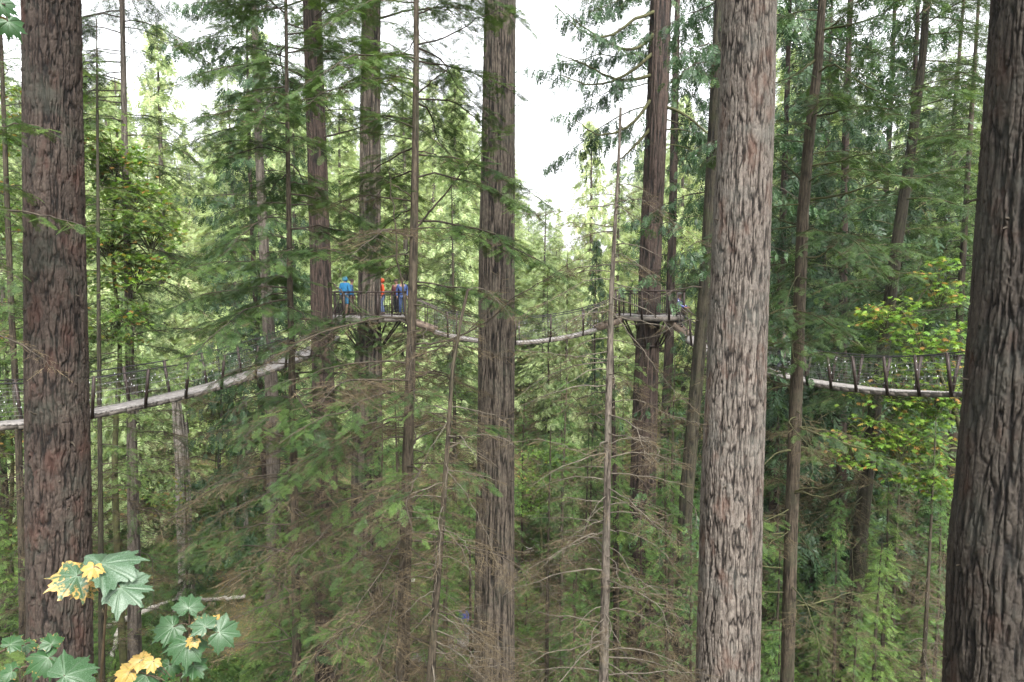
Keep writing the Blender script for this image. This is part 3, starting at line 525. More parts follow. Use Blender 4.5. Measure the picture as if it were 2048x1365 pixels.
# ------------------------------------------------------------------ walkways
def bridge(label, pts, n_posts, bulbs=0, seed=0):
    r = np.random.default_rng(seed); W = .42
    P = smoothpath([at(*p) for p in pts], 160); P[:, 2] += .0
    seg = np.linalg.norm(np.diff(P, axis=0), axis=1); cum = np.concatenate([[0], np.cumsum(seg)]); L = cum[-1]
    f = lambda s_: np.array([np.interp(s_, cum, P[:, c]) for c in range(3)])
    def fr(s_):
        a, b = f(max(0, s_ - .1)), f(min(L, s_ + .1)); t = norm(b - a); sd_ = norm(np.cross(t, [0, 0, 1])); return f(s_), t, sd_, np.cross(sd_, t)
    root = empty('suspension_bridge', tuple(f(L / 2)), label, 'footbridge', 'canopy walkway bridges'); o = f(L / 2)
    deck, beam = MB(), MB(); s_ = 0
    while s_ < L:
        c, t, sd_, u = fr(s_ + .07); deck.box(c - o + u * (-.02 + r.uniform(-.003, .003)), (.135, 2 * W + r.uniform(-.02, .02), .04), np.stack([t, sd_, u], 1)); s_ += .145
    deck.obj('deck', M_deck, root)
    ss = np.arange(0, L, .5).tolist() + [L]
    fs = [fr(q) for q in ss]
    for k in (-1, 1):
        b = MB()
        for (c0, t0, s0, u0), (c1, t1, s1, u1) in zip(fs[:-1], fs[1:]):
            b.bar(c0 - o + s0 * k * (W - .03) - u0 * .095, c1 - o + s1 * k * (W - .03) - u1 * .095, .05, .11)
        b.obj('side_beam', M_beam, root)
    post_h = 1.08; tops = {-1: [], 1: []}
    for k in (-1, 1):
        for i in range(n_posts):
            c, t, sd_, u = fr(L * (i + .5 + (.0 if k > 0 else .12)) / n_posts); b0 = c - o + sd_ * k * (W + .02) - np.array([0, 0, .12]); b1 = b0 + sd_ * k * .2 + np.array([0, 0, post_h + .12])
            m_ = MB(); m_.bar(b0, b1, .08, .06, up=t); m_.obj('post', M_steel, root)
        for j, (h, rr, nm, mt) in enumerate(((1.0, .02, 'hand_cable', M_cable), (.8, .004, 'net_cable', M_net), (.6, .004, 'net_cable', M_net), (.4, .004, 'net_cable', M_net), (.2, .004, 'net_cable', M_net))):
            q = np.array([c - o + sd_ * k * (W + .02 + .18 * h) + np.array([0, 0, h * 1.06]) for c, t, sd_, u in fs]); MB().tube(q, rr, 4).obj(nm, mt, root)
        nn = MB()
        for q in np.arange(.1, L - .15, .24):
            (c0, t0, s0, u0), (c1, t1, s1, u1) = fr(q), fr(q + .14)
            lo = c0 - o + s0 * k * (W + .02); hi = c1 - o + s1 * k * (W + .2) + np.array([0, 0, 1.05]); nn.tube([lo, hi], .0014, 3, False)
            lo = c1 - o + s1 * k * (W + .02); hi = c0 - o + s0 * k * (W + .2) + np.array([0, 0, 1.05]); nn.tube([lo, hi], .0014, 3, False)
        nn.obj('netting', M_net, root)
        if bulbs:
            bb = MB()
            for i in range(bulbs):
                c, t, sd_, u = fr(L * r.random()); h = r.uniform(.15, .95); p_ = c - o + sd_ * k * (W + .03 + .18 * h) + np.array([0, 0, h]); bb.tube([p_ + [0, 0, -.02], p_, p_ + [0, 0, .02]], [.004, .011, .004], 5, False)
            bb.obj('string_lights', M_bulb, root, kind='stuff')
    for k in (-1, 1):       # slack guy cable below the deck
        q = np.array([c - o + sd_ * k * .2 - np.array([0, 0, .16 + .12 * math.sin(i * .9)]) for i, (c, t, sd_, u) in enumerate(fs)]); MB().tube(q, .008, 4).obj('lower_cable', M_cable, root)
    return root
bridge('left plank suspension bridge dipping behind the massive left fir', [(-330, 842, 14.5), (-150, 850, 16), (15, 845, 17.6), (130, 832, 19), (255, 809, 20.6), (350, 789, 22.3), (435, 767, 24), (508, 744, 25.5), (580, 718, 27.3), (640, 690, 29.2), (662, 672, 30.2)], 11, 60, 1)
bridge('middle plank suspension bridge sagging between the two platforms', [(868, 660, 31.6), (900, 669, 31.6), (950, 678, 31.4), (1000, 683, 31.3), (1050, 682, 31.3), (1100, 677, 31.4), (1150, 668, 31.5), (1194, 656, 31.6)], 5, 30, 2)
bridge('right plank suspension bridge passing behind the pale fir', [(1374, 672, 31.2), (1420, 700, 30.2), (1480, 724, 29), (1530, 739, 27.8), (1600, 757, 26), (1690, 771, 23.6), (1765, 779, 21.8), (1850, 783, 20.2), (1920, 784, 18.8), (2010, 780, 17.4), (2200, 768, 15.5)], 13, 70, 3)
# ------------------------------------------------------------------ platforms
def platform(label, T, px, py, r_, stairs, gates, seed=0):
    c = at(px, py, T.Y); c[0] = float(T.x(c[2])); c[1] = T.Y; root = empty('tree_platform', tuple(c), label, 'platform', 'tree platforms')
    n = 8; th = np.arange(n) * math.tau / n + R(22.5); rt = float(T.r(c[2])) + .06
    V = []; 
    deckm = MB(); strip = np.arange(-r_, r_, .14)
    rin = r_ * math.cos(math.pi / n)
    for y0 in strip:                                        # boards clipped to the octagon, with a hole round the trunk
        y = y0 + .07
        if abs(y) > rin: continue
        hw = min(rin, (rin * math.sqrt(2) - abs(y)))
        if abs(y) < rt + .02:
            g_ = math.sqrt(max(.001, (rt + .06) ** 2 - y * y)) if abs(y) < rt + .06 else 0
            deckm.box(((hw + g_) / 2, y, -.025), (hw - g_, .13, .05)); deckm.box((-(hw + g_) / 2, y, -.025), (hw - g_, .13, .05))
        else: deckm.box((0, y, -.025), (2 * hw, .13, .05))
    deckm.obj('deck', M_deck, root)
    C8 = [np.array([r_ * math.cos(a), r_ * math.sin(a), 0]) for a in th]; fr_ = MB()
    for a, b in zip(C8, C8[1:] + C8[:1]): fr_.bar(a * .985 - [0, 0, .15], b * .985 - [0, 0, .15], .09, .2)
    fr_.obj('frame', M_beam, root)
    jo = MB()
    for a in C8: jo.bar(norm(a) * rt - [0, 0, .16], a * .96 - [0, 0, .16], .07, .1)
    jo.obj('joists', M_stair, root)
    for i, a in enumerate(C8):
        m_ = MB(); m_.bar(a * .8 - [0, 0, .22], norm(a) * (rt + .02) - [0, 0, 1.45], .065, .065); m_.obj('strut', M_steel, root)
        m_ = MB(); m_.bar(a - [0, 0, .2], a + [0, 0, 1.08], .09, .09, up=(1, 0, 0)); m_.obj('rail_post', M_steel, root)
    for i, (a, b) in enumerate(zip(C8, C8[1:] + C8[:1])):
        if i in gates: continue
        m_ = MB(); m_.bar(a + [0, 0, 1.1], b + [0, 0, 1.1], .13, .07); m_.bar(a + [0, 0, .1], b + [0, 0, .1], .035, .035); m_.bar(a + [0, 0, .97], b + [0, 0, .97], .03, .03)
        mid = (a + b) / 2; m_.bar(mid + [0, 0, -.1], mid + [0, 0, 1.08], .05, .05, up=(1, 0, 0))
        ro = m_.obj('railing', M_steel, root); bl = MB()
        for q in np.linspace(0, 1, 13)[1:-1]: bl.tube([a + (b - a) * q + [0, 0, .1], a + (b - a) * q + [0, 0, .97]], .011, 4, False)
        for h in (.3, .5, .7): bl.tube([a + [0, 0, h], b + [0, 0, h]], .005, 4, False)
        bl.obj('wire_mesh', M_cable, ro)
    for zc, k_ in ((-1.45, .05), (-.3, .05), (1.95, .012), (2.1, .012)):
        cl = MB(); q = np.linspace(0, math.tau, 33); rr = float(T.r(c[2] + zc)) + .045; dx = float(T.x(c[2] + zc)) - c[0]; cl.tube(np.stack([dx + rr * np.cos(q), rr * np.sin(q), zc + 0 * q], 1), k_, 6, False); cl.obj('collar', M_steel, root, smooth=True)
    for (a, b, z0, z1, w_) in stairs:
        A = np.array(a) - c; B_ = np.array(b) - c; t = norm((B_ - A) * [1, 1, 0]); sd_ = np.array([t[1], -t[0], 0]); st = MB()
        for k in (-1, 1): st.bar(A + sd_ * k * w_ - [0, 0, .12], B_ + sd_ * k * w_ - [0, 0, .05], .05, .26)
        ns = 5
        for i in range(ns): q = A + (B_ - A) * (i + .5) / ns; st.box(q, (.24, 2 * w_ - .05, .04), np.stack([t, sd_, [0, 0, 1]], 1))
        so = st.obj('staircase', M_stair, root)
        for k in (-1, 1):
            h = MB(); h.tube([A + sd_ * k * w_ + [0, 0, 1.], B_ + sd_ * k * w_ + [0, 0, .98]], .03, 6); h.tube([A + sd_ * k * w_ + [0, 0, .6], B_ + sd_ * k * w_ + [0, 0, .6]], .012, 5); h.tube([A + sd_ * k * w_ + [0, 0, .3], B_ + sd_ * k * w_ + [0, 0, .3]], .012, 5)
            for q in (0, .33, .66, 1): h.tube([A + (B_ - A) * q + sd_ * k * w_ - [0, 0, .1], A + (B_ - A) * q + sd_ * k * w_ + [0, 0, 1.]], .022, 5)
            h.obj('handrail', M_steel, so)
    return root, c
PL, cL = platform('left tree platform crowded with hooded visitors', T5, 742, 631, 1.95, [(at(668, 632, 31.2), at(645, 680, 30), 0, 0, .42), (at(815, 634, 31.6), at(872, 658, 31.6), 0, 0, .42)], (3, 7), 1)
PR, cR = platform('right tree platform with a capped dark railing', T11, 1298, 629, 1.6, [(at(1243, 634, 31.7), at(1190, 655, 31.6), 0, 0, .42), (at(1338, 634, 31.5), at(1378, 670, 31.1), 0, 0, .42)], (3, 7), 2)
# ------------------------------------------------------------------ people
def skinmesh(name, J, E, mat, parent, sub=2, root=0):
    me = bpy.data.meshes.new(name); me.from_pydata([j[:3] for j in J], E, []); me.materials.append(mat); o = link(name, me, parent)
    sk = o.modifiers.new('skin', 'SKIN'); sk.use_smooth_shade = True
    for i, j in enumerate(J):
        v = me.skin_vertices[0].data[i]; v.radius = (j[3], j[4] if len(j) > 4 else j[3]); v.use_root = (i == root)
    sb = o.modifiers.new('sub', 'SUBSURF'); sb.levels = sub; sb.render_levels = sub; return o
def pm(name, c, rough=.8): return simple(name, tuple(v * .3 for v in c), tuple(v * .46 for v in c), 9., rough)
SKIN = pm('skin', (.5, .3, .22), .55)
def person(label, foot, face, jacket, trousers, hair, hood=None, H=1.72, stride=.12, reach=None, shirt=None, pack=None, shorts=False, cap=None, pattern=None, bow=0.):
    """foot: world point between the feet; face: heading in radians clockwise from +Y; local +y is forward"""
    root = empty('person', tuple(foot), label, 'person'); root.rotation_euler = (0, 0, -face); k = H / 1.72
    s = lambda x, y, z, *r_: (x * k, y * k, z * k, *[q * k for q in r_])
    lf, rf = stride / 2, -stride / 2; fw = bow
    hip = [(-.085, 0, .9), (.085, 0, .9)]
    legs = [(-.09, lf * .6 + .02, .49), (-.095, lf - .02, .08), (-.1, lf + .13, .035), (.09, rf * .4 + .03, .49), (.095, rf - .02, .08), (.1, rf + .13, .035)]
    if reach == 'right': arms = [(-.19, fw, 1.4), (-.24, -.02 + fw, 1.13), (-.2, .16 + fw, .97), (.19, fw, 1.4), (.3, .16 + fw, 1.22), (.42, .4 + fw, 1.26)]
    elif reach == 'both': arms = [(-.19, fw, 1.4), (-.3, .08 + fw, 1.16), (-.22, .32 + fw, 1.08), (.19, fw, 1.4), (.3, .08 + fw, 1.16), (.22, .32 + fw, 1.08)]
    else: arms = [(-.19, fw, 1.4), (-.25, -.03 + fw, 1.13), (-.24, .08 + fw, .9), (.19, fw, 1.4), (.25, -.03 + fw, 1.13), (.24, .1 + fw, .9)]
    J = [s(0, 0, .93, .13, .1), s(0, fw * .5, 1.12, .12, .09), s(0, fw, 1.36, .13, .09), s(0, fw + .01, 1.5, .055), s(0, fw + .03, 1.57, .07, .08), s(0, fw + .035, 1.645, .072, .085), s(0, fw + .03, 1.705, .05, .055)]
    E = [(0, 1), (1, 2), (2, 3), (3, 4), (4, 5), (5, 6)]
    def add(p, par, *r_): J.append(s(*p, *r_)); E.append((par, len(J) - 1)); return len(J) - 1
    for i in (0, 1):
        a = add(hip[i], 0, .085); b = add(legs[i * 3], a, .058); c_ = add(legs[i * 3 + 1], b, .04); add(legs[i * 3 + 2], c_, .035, .03)
        a = add(arms[i * 3], 2, .05); b = add(arms[i * 3 + 1], a, .038); c_ = add(arms[i * 3 + 2], b, .026, .022)
        A, B_ = np.array(arms[i * 3 + 1]), np.array(arms[i * 3 + 2]); d = norm(B_ - A); pl = B_ + d * .07; p_ = add(tuple(pl), c_, .03, .016); sdv = norm(np.cross(d, [1., 0, 0]) if abs(d[0]) < .7 else np.cross(d, [0, 0, 1.]))
        for q, (of, ln) in enumerate(((-.027, .06), (-.009, .075), (.009, .07), (.027, .055))):
            f1 = pl + sdv * of + d * .03; f2 = f1 + d * ln * .55; f3 = f2 + norm(d + np.array([0, 0, -.6])) * ln * .45
            x1 = add(tuple(f1), p_, .009); x2 = add(tuple(f2), x1, .009); add(tuple(f3), x2, .008)
        th_ = pl - d * .03 + sdv * .035; x1 = add(tuple(th_), p_, .011); add(tuple(th_ + norm(d + sdv) * .045), x1, .009)
    # nose and ears
    add((0, fw + .125, 1.605), 4, .014); add((-.082, fw + .02, 1.61), 4, .014); add((.082, fw + .02, 1.61), 4, .014)
    skinmesh('body', J, E, SKIN, root)
    fe = MB()
    for sx in (-1, 1): fe.tube([np.array(s(sx * .03, fw + .106, 1.63)), np.array(s(sx * .03, fw + .118, 1.63))], .011, 8)
    fe.obj('eyes', simple('dark_eye', (.02, .015, .01), (.03, .02, .015), 3., .3), root); mo = MB(); mo.tube([np.array(s(-.024, fw + .108, 1.562)), np.array(s(0, fw + .118, 1.56)), np.array(s(.024, fw + .108, 1.562))], [.003, .006, .003], 6); mo.obj('mouth', pm('lips', (.4, .14, .12)), root)
    jm = pattern or pm('jacket_cloth', jacket)
    Jk = [s(0, 0, .88, .165, .13), s(0, fw * .5, 1.1, .15, .12), s(0, fw, 1.36, .165, .12), s(0, fw + .005, 1.475, .075)]; Ek = [(0, 1), (1, 2), (2, 3)]
    for i in (0, 1):
        Jk.append(s(*arms[i * 3], .075)); Ek.append((2, len(Jk) - 1)); Jk.append(s(*arms[i * 3 + 1], .06)); Ek.append((len(Jk) - 2, len(Jk) - 1)); Jk.append(s(*arms[i * 3 + 2], .045)); Ek.append((len(Jk) - 2, len(Jk) - 1))
    skinmesh('jacket' if not pattern else 'shirt', Jk, Ek, jm, root)
    Jt = [s(0, 0, .95, .14, .11)]; Et = []
    for i in (0, 1):
        Jt.append(s(*hip[i], .1)); Et.append((0, len(Jt) - 1)); kn = np.array(legs[i * 3]); Jt.append(s(*kn, .076)); Et.append((len(Jt) - 2, len(Jt) - 1))
        if not shorts: Jt.append(s(*(np.array(legs[i * 3 + 1]) + [0, 0, .03]), .06)); Et.append((len(Jt) - 2, len(Jt) - 1))
    skinmesh('shorts' if shorts else 'trousers', Jt, Et, pm('trouser_cloth', trousers), root)
    for i in (0, 1):
        a, b = np.array(legs[i * 3 + 1]), np.array(legs[i * 3 + 2]); sh = MB(); sh.tube([np.array(s(a[0], a[1] - .06, .045)), np.array(s(a[0], a[1] + .02, .06)), np.array(s(b[0], b[1] - .02, .04)), np.array(s(b[0], b[1] + .04, .03))], np.array([.03, .055, .045, .02]) * k, 8); sh.obj('shoe', pm('shoe', (.05, .04, .035)), root, True)
    def cap_(nm, r_, col, zc, y0, full):
        m_ = MB(); q = np.linspace(0, 1, 9); zz = -math.cos(math.pi * 0) ; ang = q * (math.pi * full); m_.tube(np.stack([0 * q, y0 + 0 * q, zc + r_ * np.cos(ang)], 1)[::-1] * k, (r_ * np.sin(ang) + .004)[::-1] * k, 14, False); return m_.obj(nm, pm(nm + '_cloth', col), root, True)
    if hood: cap_('hood', .125, hood, 1.63, fw + .005, .78)
    else: cap_('hair', .105, hair, 1.645, fw + .015, .55)
    if cap: 
        cap_('cap', .112, cap, 1.66, fw + .02, .5)
    if shirt: m_ = MB(); m_.box(s(0, fw + .125, 1.25), (.07, .02, .36)); m_.obj('shirt_front', pm('white_shirt', shirt), root)
    if pack: m_ = MB(); m_.tube([np.array(s(0, -.2 + fw, 1.0)), np.array(s(0, -.22 + fw, 1.12)), np.array(s(0, -.2 + fw, 1.32)), np.array(s(0, -.16 + fw, 1.42))], np.array([.1, .14, .13, .07]), 10); m_.obj('backpack', pm('backpack_cloth', pack), root, True)
    return root
def spot(px, Y, zdeck): a = at(px, 630, Y); return (a[0], Y, zdeck)
zl, zr = cL[2] + .002, cR[2] + .002
person('person in bright blue hooded jacket and shorts at the left of the left platform', spot(691, 31.6, zl), R(20), (.04, .3, .62), (.06, .3, .55), (.1, .06, .04), hood=(.05, .36, .7), shorts=True, H=1.78)
person('person in a darker blue jacket standing close behind the bright blue hood', spot(704, 32.5, zl), R(75), (.07, .2, .4), (.2, .14, .1), (.08, .05, .04), H=1.68)
person('person in an orange red hood and blue jeans beside the platform trunk', spot(765, 32.3, zl), R(250), (.75, .1, .03), (.2, .28, .5), (.08, .05, .04), hood=(.8, .12, .04), H=1.7)
person('person in a dark maroon top and black trousers near the stair of the left platform', spot(794, 32.2, zl), R(200), (.16, .05, .06), (.03, .03, .035), (.06, .04, .03), H=1.68)
person('person in a blue denim jacket and jeans, rightmost on the left platform', spot(805, 31.9, zl), R(170), (.06, .11, .3), (.1, .17, .4), (.1, .07, .04), H=1.7)
mp_, t_, p_ = nodes('speckled_blue_shirt'); v_ = N(t_, 'ShaderNodeTexVoronoi', Scale=13.0); tc_ = N(t_, 'ShaderNodeTexCoord'); t_.links.new(tc_.outputs['Object'], v_.inputs['Vector']); t_.links.new(ramp(t_, v_.outputs['Distance'], [(.18, (.7, .72, .8)), (.26, (.012, .02, .16))]), p_.inputs['Base Color'])
stx = at(1357, 661, 31.35); person('white haired person in a speckled navy shirt stepping off the right platform', (stx[0], stx[1], stx[2] + .0), R(120), (.02, .03, .2), (.015, .015, .02), (.75, .73, .7), H=1.72, reach='both', pattern=mp_, stride=.3)
b_ = at(1560, 748, 27); person('person in a black jacket over a white shirt on the right bridge', (b_[0], b_[1], b_[2]), R(110), (.012, .011, .014), (.05, .055, .08), (.12, .1, .09), H=1.66, reach='right', shirt=(.4, .38, .35), cap=(.06, .065, .05), bow=.08, stride=.25)
# ------------------------------------------------------------------ forest floor items
def log(name, label, a, b, r0, r1, mat, cat='log', seed=0):
    A, B_ = np.array(a, float), np.array(b, float); r = np.random.default_rng(seed); n = 14; P = A + (B_ - A) * np.linspace(0, 1, n)[:, None]; P += r.normal(0, .03, P.shape); root = MB(); root.tube(P, np.linspace(r0, r1, n) * r.uniform(.9, 1.1, n), 12)
    for i in range(4):
        q = P[r.integers(3, n - 1)]; root.tube([q, q + r.normal(0, .5, 3) + [0, 0, .3]], [r1 * .3, .01], 5, False)
    o = root.obj(name, mat, None, True); return tag(o, label, cat)
M_dry = simple('bleached_log', (.3, .27, .23), (.52, .48, .43), 4., .8)
def gp(px, py, Y, dz=.2): p = at(px, py, Y); return (p[0], Y, max(p[2], float(G(p[0], Y)) + dz))
def grow(px, py, dz=.15):
    """where the view ray through a pixel meets the ground"""
    Y = 20.
    for i in range(400):
        p = at(px, py, Y)
        if p[2] < G(p[0], p[1]) + dz: break
        Y += .2
    return p
log('fallen_log', 'bleached fallen log behind the foot of the thin sapling at lower left', grow(212, 1255), grow(372, 1190, .6), .17, .13, M_dry, seed=1)
log('fallen_log', 'thin pale log lying farther back, right of the bleached log', grow(388, 1202), grow(490, 1194, .4), .12, .09, M_dry, seed=2)
log('fallen_log', 'short pale log standing out right of the middle fir', grow(1036, 1112), grow(1092, 1086, 1.3), .16, .16, M_dry, seed=3)
log('mossy_log', 'mossy fallen log right of the left platform tree', grow(752, 1124), grow(850, 1172, .3), .3, .2, simple('mossy_wood', (.1, .09, .05), (.2, .2, .07), 3., .9), seed=4)
log('mossy_log', 'grey fallen log parallel below the mossy log', grow(750, 1138), grow(830, 1165, .3), .2, .2, M_dry, seed=5)
log('fallen_log', 'pale leaning log at lower left beside the thin sapling', grow(215, 1345), grow(246, 1230, .8), .12, .1, M_dry, seed=6)
log('fallen_log', 'pale broken log end at the bottom, left of the boardwalk', grow(640, 1180), grow(700, 1215, .5), .15, .1, M_dry, seed=7)
def boardwalk(label, pts, w_, rail=True):
    P = smoothpath(pts, 40); o = P[20].copy(); root = empty('boardwalk', tuple(o), label, 'boardwalk'); d = MB(); e = MB(); seg = np.linalg.norm(np.diff(P, axis=0), axis=1).sum(); n = int(seg / .17); Q = smoothpath(pts, n + 1)
    T_ = norm(np.gradient(P, axis=0) * [1, 1, 0]); S_ = np.stack([T_[:, 1], -T_[:, 0], 0 * T_[:, 0]], 1)
    for i in range(n): t = norm((Q[i + 1] - Q[i]) * [1, 1, 0]); sd_ = np.array([t[1], -t[0], 0]); d.box((Q[i] + Q[i + 1]) / 2 - o, (.155, w_, .05), np.stack([t, sd_, [0, 0, 1]], 1))
    d.obj('deck', M_deck, root)
    for k in (-1, 1):
        e = MB(); 
        for i in range(0, 39, 3): e.bar(P[i] + S_[i] * k * w_ / 2 - o - [0, 0, .12], P[i + 3 if i < 36 else 39] + S_[i] * k * w_ / 2 - o - [0, 0, .12], .08, .2)
        e.obj('side_beam', M_beam, root)
        if rail:
            for i in range(0, 40, 6): m_ = MB(); m_.bar(P[i] + S_[i] * k * w_ / 2 - o - [0, 0, .5], P[i] + S_[i] * k * w_ / 2 - o + [0, 0, 1.], .08, .08, up=(1, 0, 0)); m_.obj('post', M_beam, root)
            m_ = MB()
            for i in range(0, 39, 3): m_.bar(P[i] + S_[i] * k * w_ / 2 - o + [0, 0, 1.02], P[min(39, i + 3)] + S_[min(39, i + 3)] * k * w_ / 2 - o + [0, 0, 1.02], .1, .05)
            m_.obj('handrail', M_beam, root)
    return root
BW = [grow(690, 1265, .9), grow(765, 1296, .9), grow(830, 1312, .9), grow(890, 1296, .9), grow(945, 1262, .9), grow(1010, 1220, .9)]
boardwalk('grey boardwalk curving across the forest floor left of the middle fir', BW, 1.5, False)
boardwalk('short pale railed boardwalk on the forest floor right of the middle fir', [grow(1005, 1150, .8), grow(1050, 1142, .8), grow(1100, 1128, .8), grow(1150, 1105, .8)], 1.6)
fp = grow(928, 1273, .93); person('small distant person in a blue top far below on the boardwalk', tuple(fp), R(190), (.1, .18, .75), (.3, .33, .38), (.5, .4, .25), H=1.68)
# snags
def snag(label, Y, pts, mat, seed):
    T = trunk('snag', label, 'dead tree', Y, pts, mat, (.09, 1.2), .06, top=float(at(pts[0][0], pts[0][1], Y)[2]), seed=seed, K=40, lump=.3)
    for i in range(9):
        r = T.rng; z = r.uniform(T.top - 6, T.top); a = r.uniform(0, 6.28); b = np.array([float(T.x(z)), Y, z]); T.wood.tube([b, b + [math.sin(a) * .6, math.cos(a) * .6, r.uniform(-.1, .3)]], [.04, .01], 5, False)
    sp_ = np.array([float(T.x(T.top)), Y, T.top])
    for i in range(5): q = sp_ + T.rng.normal(0, .13, 3) * [1, 1, 0]; T.wood.tube([q - [0, 0, .7], q + [0, 0, T.rng.uniform(.1, .8)]], [.1, .01], 5, False)
    finish(T, mat)
B_snag = bark_mat('bleached_snag_wood', (.08, .07, .06), (.3, .27, .24), (.5, .47, .43), (.3, .28, .2), .4)
snag('broken bleached snag just under the left walkway', 40, [(352, 800, 19), (358, 870, 24), (362, 940, 24), (366, 1060, 28)], B_snag, 31)
snag('slim bleached snag beside the broken bleached snag', 41, [(370, 845, 7), (375, 920, 8), (378, 1000, 9), (380, 1080, 10)], B_snag, 32)
snag('slim pale dead stem standing left of the thin hemlock stem', 50, [(490, 800, 7), (491, 900, 8), (492, 1010, 10)], B_snag, 33)
# ------------------------------------------------------------------ forest behind: prototypes copied with their parts
def proto(name, cat, H, r0, z0f, n, Lmax, style, spray, seed, mat, wmat, bmat, lod='f', zlive=0., dens=1., shape=1., tint=.5, l2=.42, dead_in=.05, gap=None):
    T = Tree(); T.rng = np.random.default_rng(seed); T.Y = 0.; T.g = 0; T.top = H; T.off = np.zeros(3); ph = T.rng.uniform(0, 6)
    T.x = lambda z: .012 * H * np.sin(np.asarray(z, float) / H * 3 + ph); T.r = lambda z: r0 * (1 - np.asarray(z, float) / H) ** .8 + .012
    T.root = empty(name, (0, 0, 0), None, None); Z = np.linspace(-.5, H - .05, int(H * 3)); 
    me = trunk_mesh('trunk', (T.x(Z), 0 * Z), T.r(np.maximum(Z, 0)), Z, bmat, (.1, .9), .03 if r0 > .15 else .008, seed, 20, 0.); link('trunk', me, T.root)
    T.wood = MB(); T.live = Fol(); T.dead = Fol()
    Lf = lambda z: Lmax * (max(.04, 1 - (z / H - z0f) / (1 - z0f)) ** shape if z / H > z0f else .8)
    crown(T, H * z0f * .5 if zlive else H * z0f, H * .985, n, Lf, style, l2=l2, spray=spray, zlive=zlive * H if zlive else None, tint=tint, dead_in=dead_in, dens=dens, gap=gap)
    finish(T, wmat, mat, lod, 'ced' if style == 'ced' else 'hem', .8); return T.root
def tree_copy(src, loc, rz, sc, label, group, first=[set()]):
    if src.name not in first[0]: first[0].add(src.name); c = src
    else:
        c = src.copy(); S.collection.objects.link(c)
        for ch in list(src.children): d = ch.copy(); S.collection.objects.link(d); d.parent = c
    c.location = loc; c.rotation_euler = (0, 0, rz); c.scale = (sc, sc, sc); tag(c, label, {'vine_maple': 'tree', 'sapling': 'sapling'}.get(src.name.split('.')[0], 'tree'), group); return c
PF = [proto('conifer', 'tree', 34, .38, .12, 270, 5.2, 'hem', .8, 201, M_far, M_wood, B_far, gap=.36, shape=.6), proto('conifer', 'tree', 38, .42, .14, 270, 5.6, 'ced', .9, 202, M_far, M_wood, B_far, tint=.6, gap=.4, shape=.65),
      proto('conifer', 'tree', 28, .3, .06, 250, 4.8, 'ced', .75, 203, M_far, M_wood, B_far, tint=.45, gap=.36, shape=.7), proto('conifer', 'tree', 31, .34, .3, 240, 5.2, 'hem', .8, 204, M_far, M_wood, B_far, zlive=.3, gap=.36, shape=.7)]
PD = [proto('cedar', 'tree', 32, .2, .1, 250, 5.0, 'ced', .6, 211, M_ced, M_moss, B_red, 'm', tint=.45, gap=.4), proto('hemlock', 'tree', 29, .2, .25, 210, 4.4, 'hem', .55, 212, M_hem, M_wood, B_thin, 'm', zlive=.35, tint=.5, gap=.38, shape=.7)]
PY = [proto('young_hemlock', 'tree', 13, .12, .08, 130, 2.6, 'hem', .4, 221, M_young, M_wood, B_thin, 'm', tint=.6), proto('young_hemlock', 'tree', 10, .09, .05, 110, 2.3, 'hem', .36, 222, M_young, M_wood, B_thin, 'm', tint=.5)]
PB = [proto('dead_hemlock', 'tree', 15, .1, .15, 120, 2.2, 'hem', .42, 231, M_young, M_grey, B_thin, 'm', zlive=.72, tint=.5), proto('dead_hemlock', 'tree', 12, .08, .1, 110, 2.0, 'hem', .4, 232, M_young, M_wood, B_red, 'm', zlive=.66, tint=.5)]
PS = [proto('sapling', 'sapling', 4.5, .05, .04, 70, 1.5, 'hem', .32, 241, M_young, M_wood, B_thin, 'm', tint=.6), proto('sapling', 'sapling', 3.2, .04, .04, 60, 1.3, 'hem', .3, 242, M_young, M_wood, B_thin, 'm', tint=.7)]
LOBES = [(-150, .35), (-128, .52), (-112, .40), (-84, .86), (-62, .46), (-40, .97), (-30, .55), (0, 1.05), (30, .55), (40, .97), (62, .46), (84, .86), (112, .40), (128, .52), (150, .35)]
def leaf_small():
    pts = [np.array([0, 0, 0.])] + [np.array([math.cos(R(a)) * q * .5 + .2, math.sin(R(a)) * q * .5, -.12 * q * q]) for a, q in LOBES]
    return np.array(pts), [[0, i, i + 1] for i in range(1, len(pts) - 1)] + [[0, len(pts) - 1, 1]]
def maple_crown(C, rad, n, size, r, yellow, wood, seed, layers=9):
    V0, F0 = leaf_small(); Vs, Fs, Ts = [], [], []; k = 0
    for l in range(layers * 3):
        a = r.uniform(0, 6.28); u = r.random() ** .5; d = np.array([math.cos(a) * u * rad[0], math.sin(a) * u * rad[1], r.uniform(-1, 1) * rad[2]]); c = C + d
        wood.tube(smoothpath([C + d * [.1, .1, .5] - [0, 0, .6], C + d * .6, c], 7), np.linspace(.018, .004, 7), 4, False)
        for q in range(int(n / layers / 3)):
            dd = r.normal(0, 1, 3) * [.45, .45, .1]; p = c + dd * rad[0] * .55; p[2] -= .1 * abs(dd[0]); az = r.uniform(0, 6.28); X = norm(np.array([math.cos(az), math.sin(az), r.uniform(-.7, .0)])); Y_ = norm(np.cross([r.normal(0, .25), r.normal(0, .25), 1], X)); Z_ = np.cross(X, Y_)
            Vs.append((V0 * size * r.uniform(.6, 1.2)) @ np.stack([X, Y_, Z_]) + p); Fs.append(np.array(F0) + k); k += len(V0); Ts.append(np.full(len(V0), .45 + r.normal(0, .1) + (r.uniform(.3, .6) if r.random() < yellow else 0)))
    return np.concatenate(Vs), np.concatenate(Fs), np.concatenate(Ts)
M_bright = foliage_mat('bright_broadleaf', [(0, (.1, .16, .07)), (.4, (.22, .31, .12)), (.75, (.36, .43, .18)), (1, (.48, .44, .2))], .42)  # light of the open far wood put into a raised leaf colour
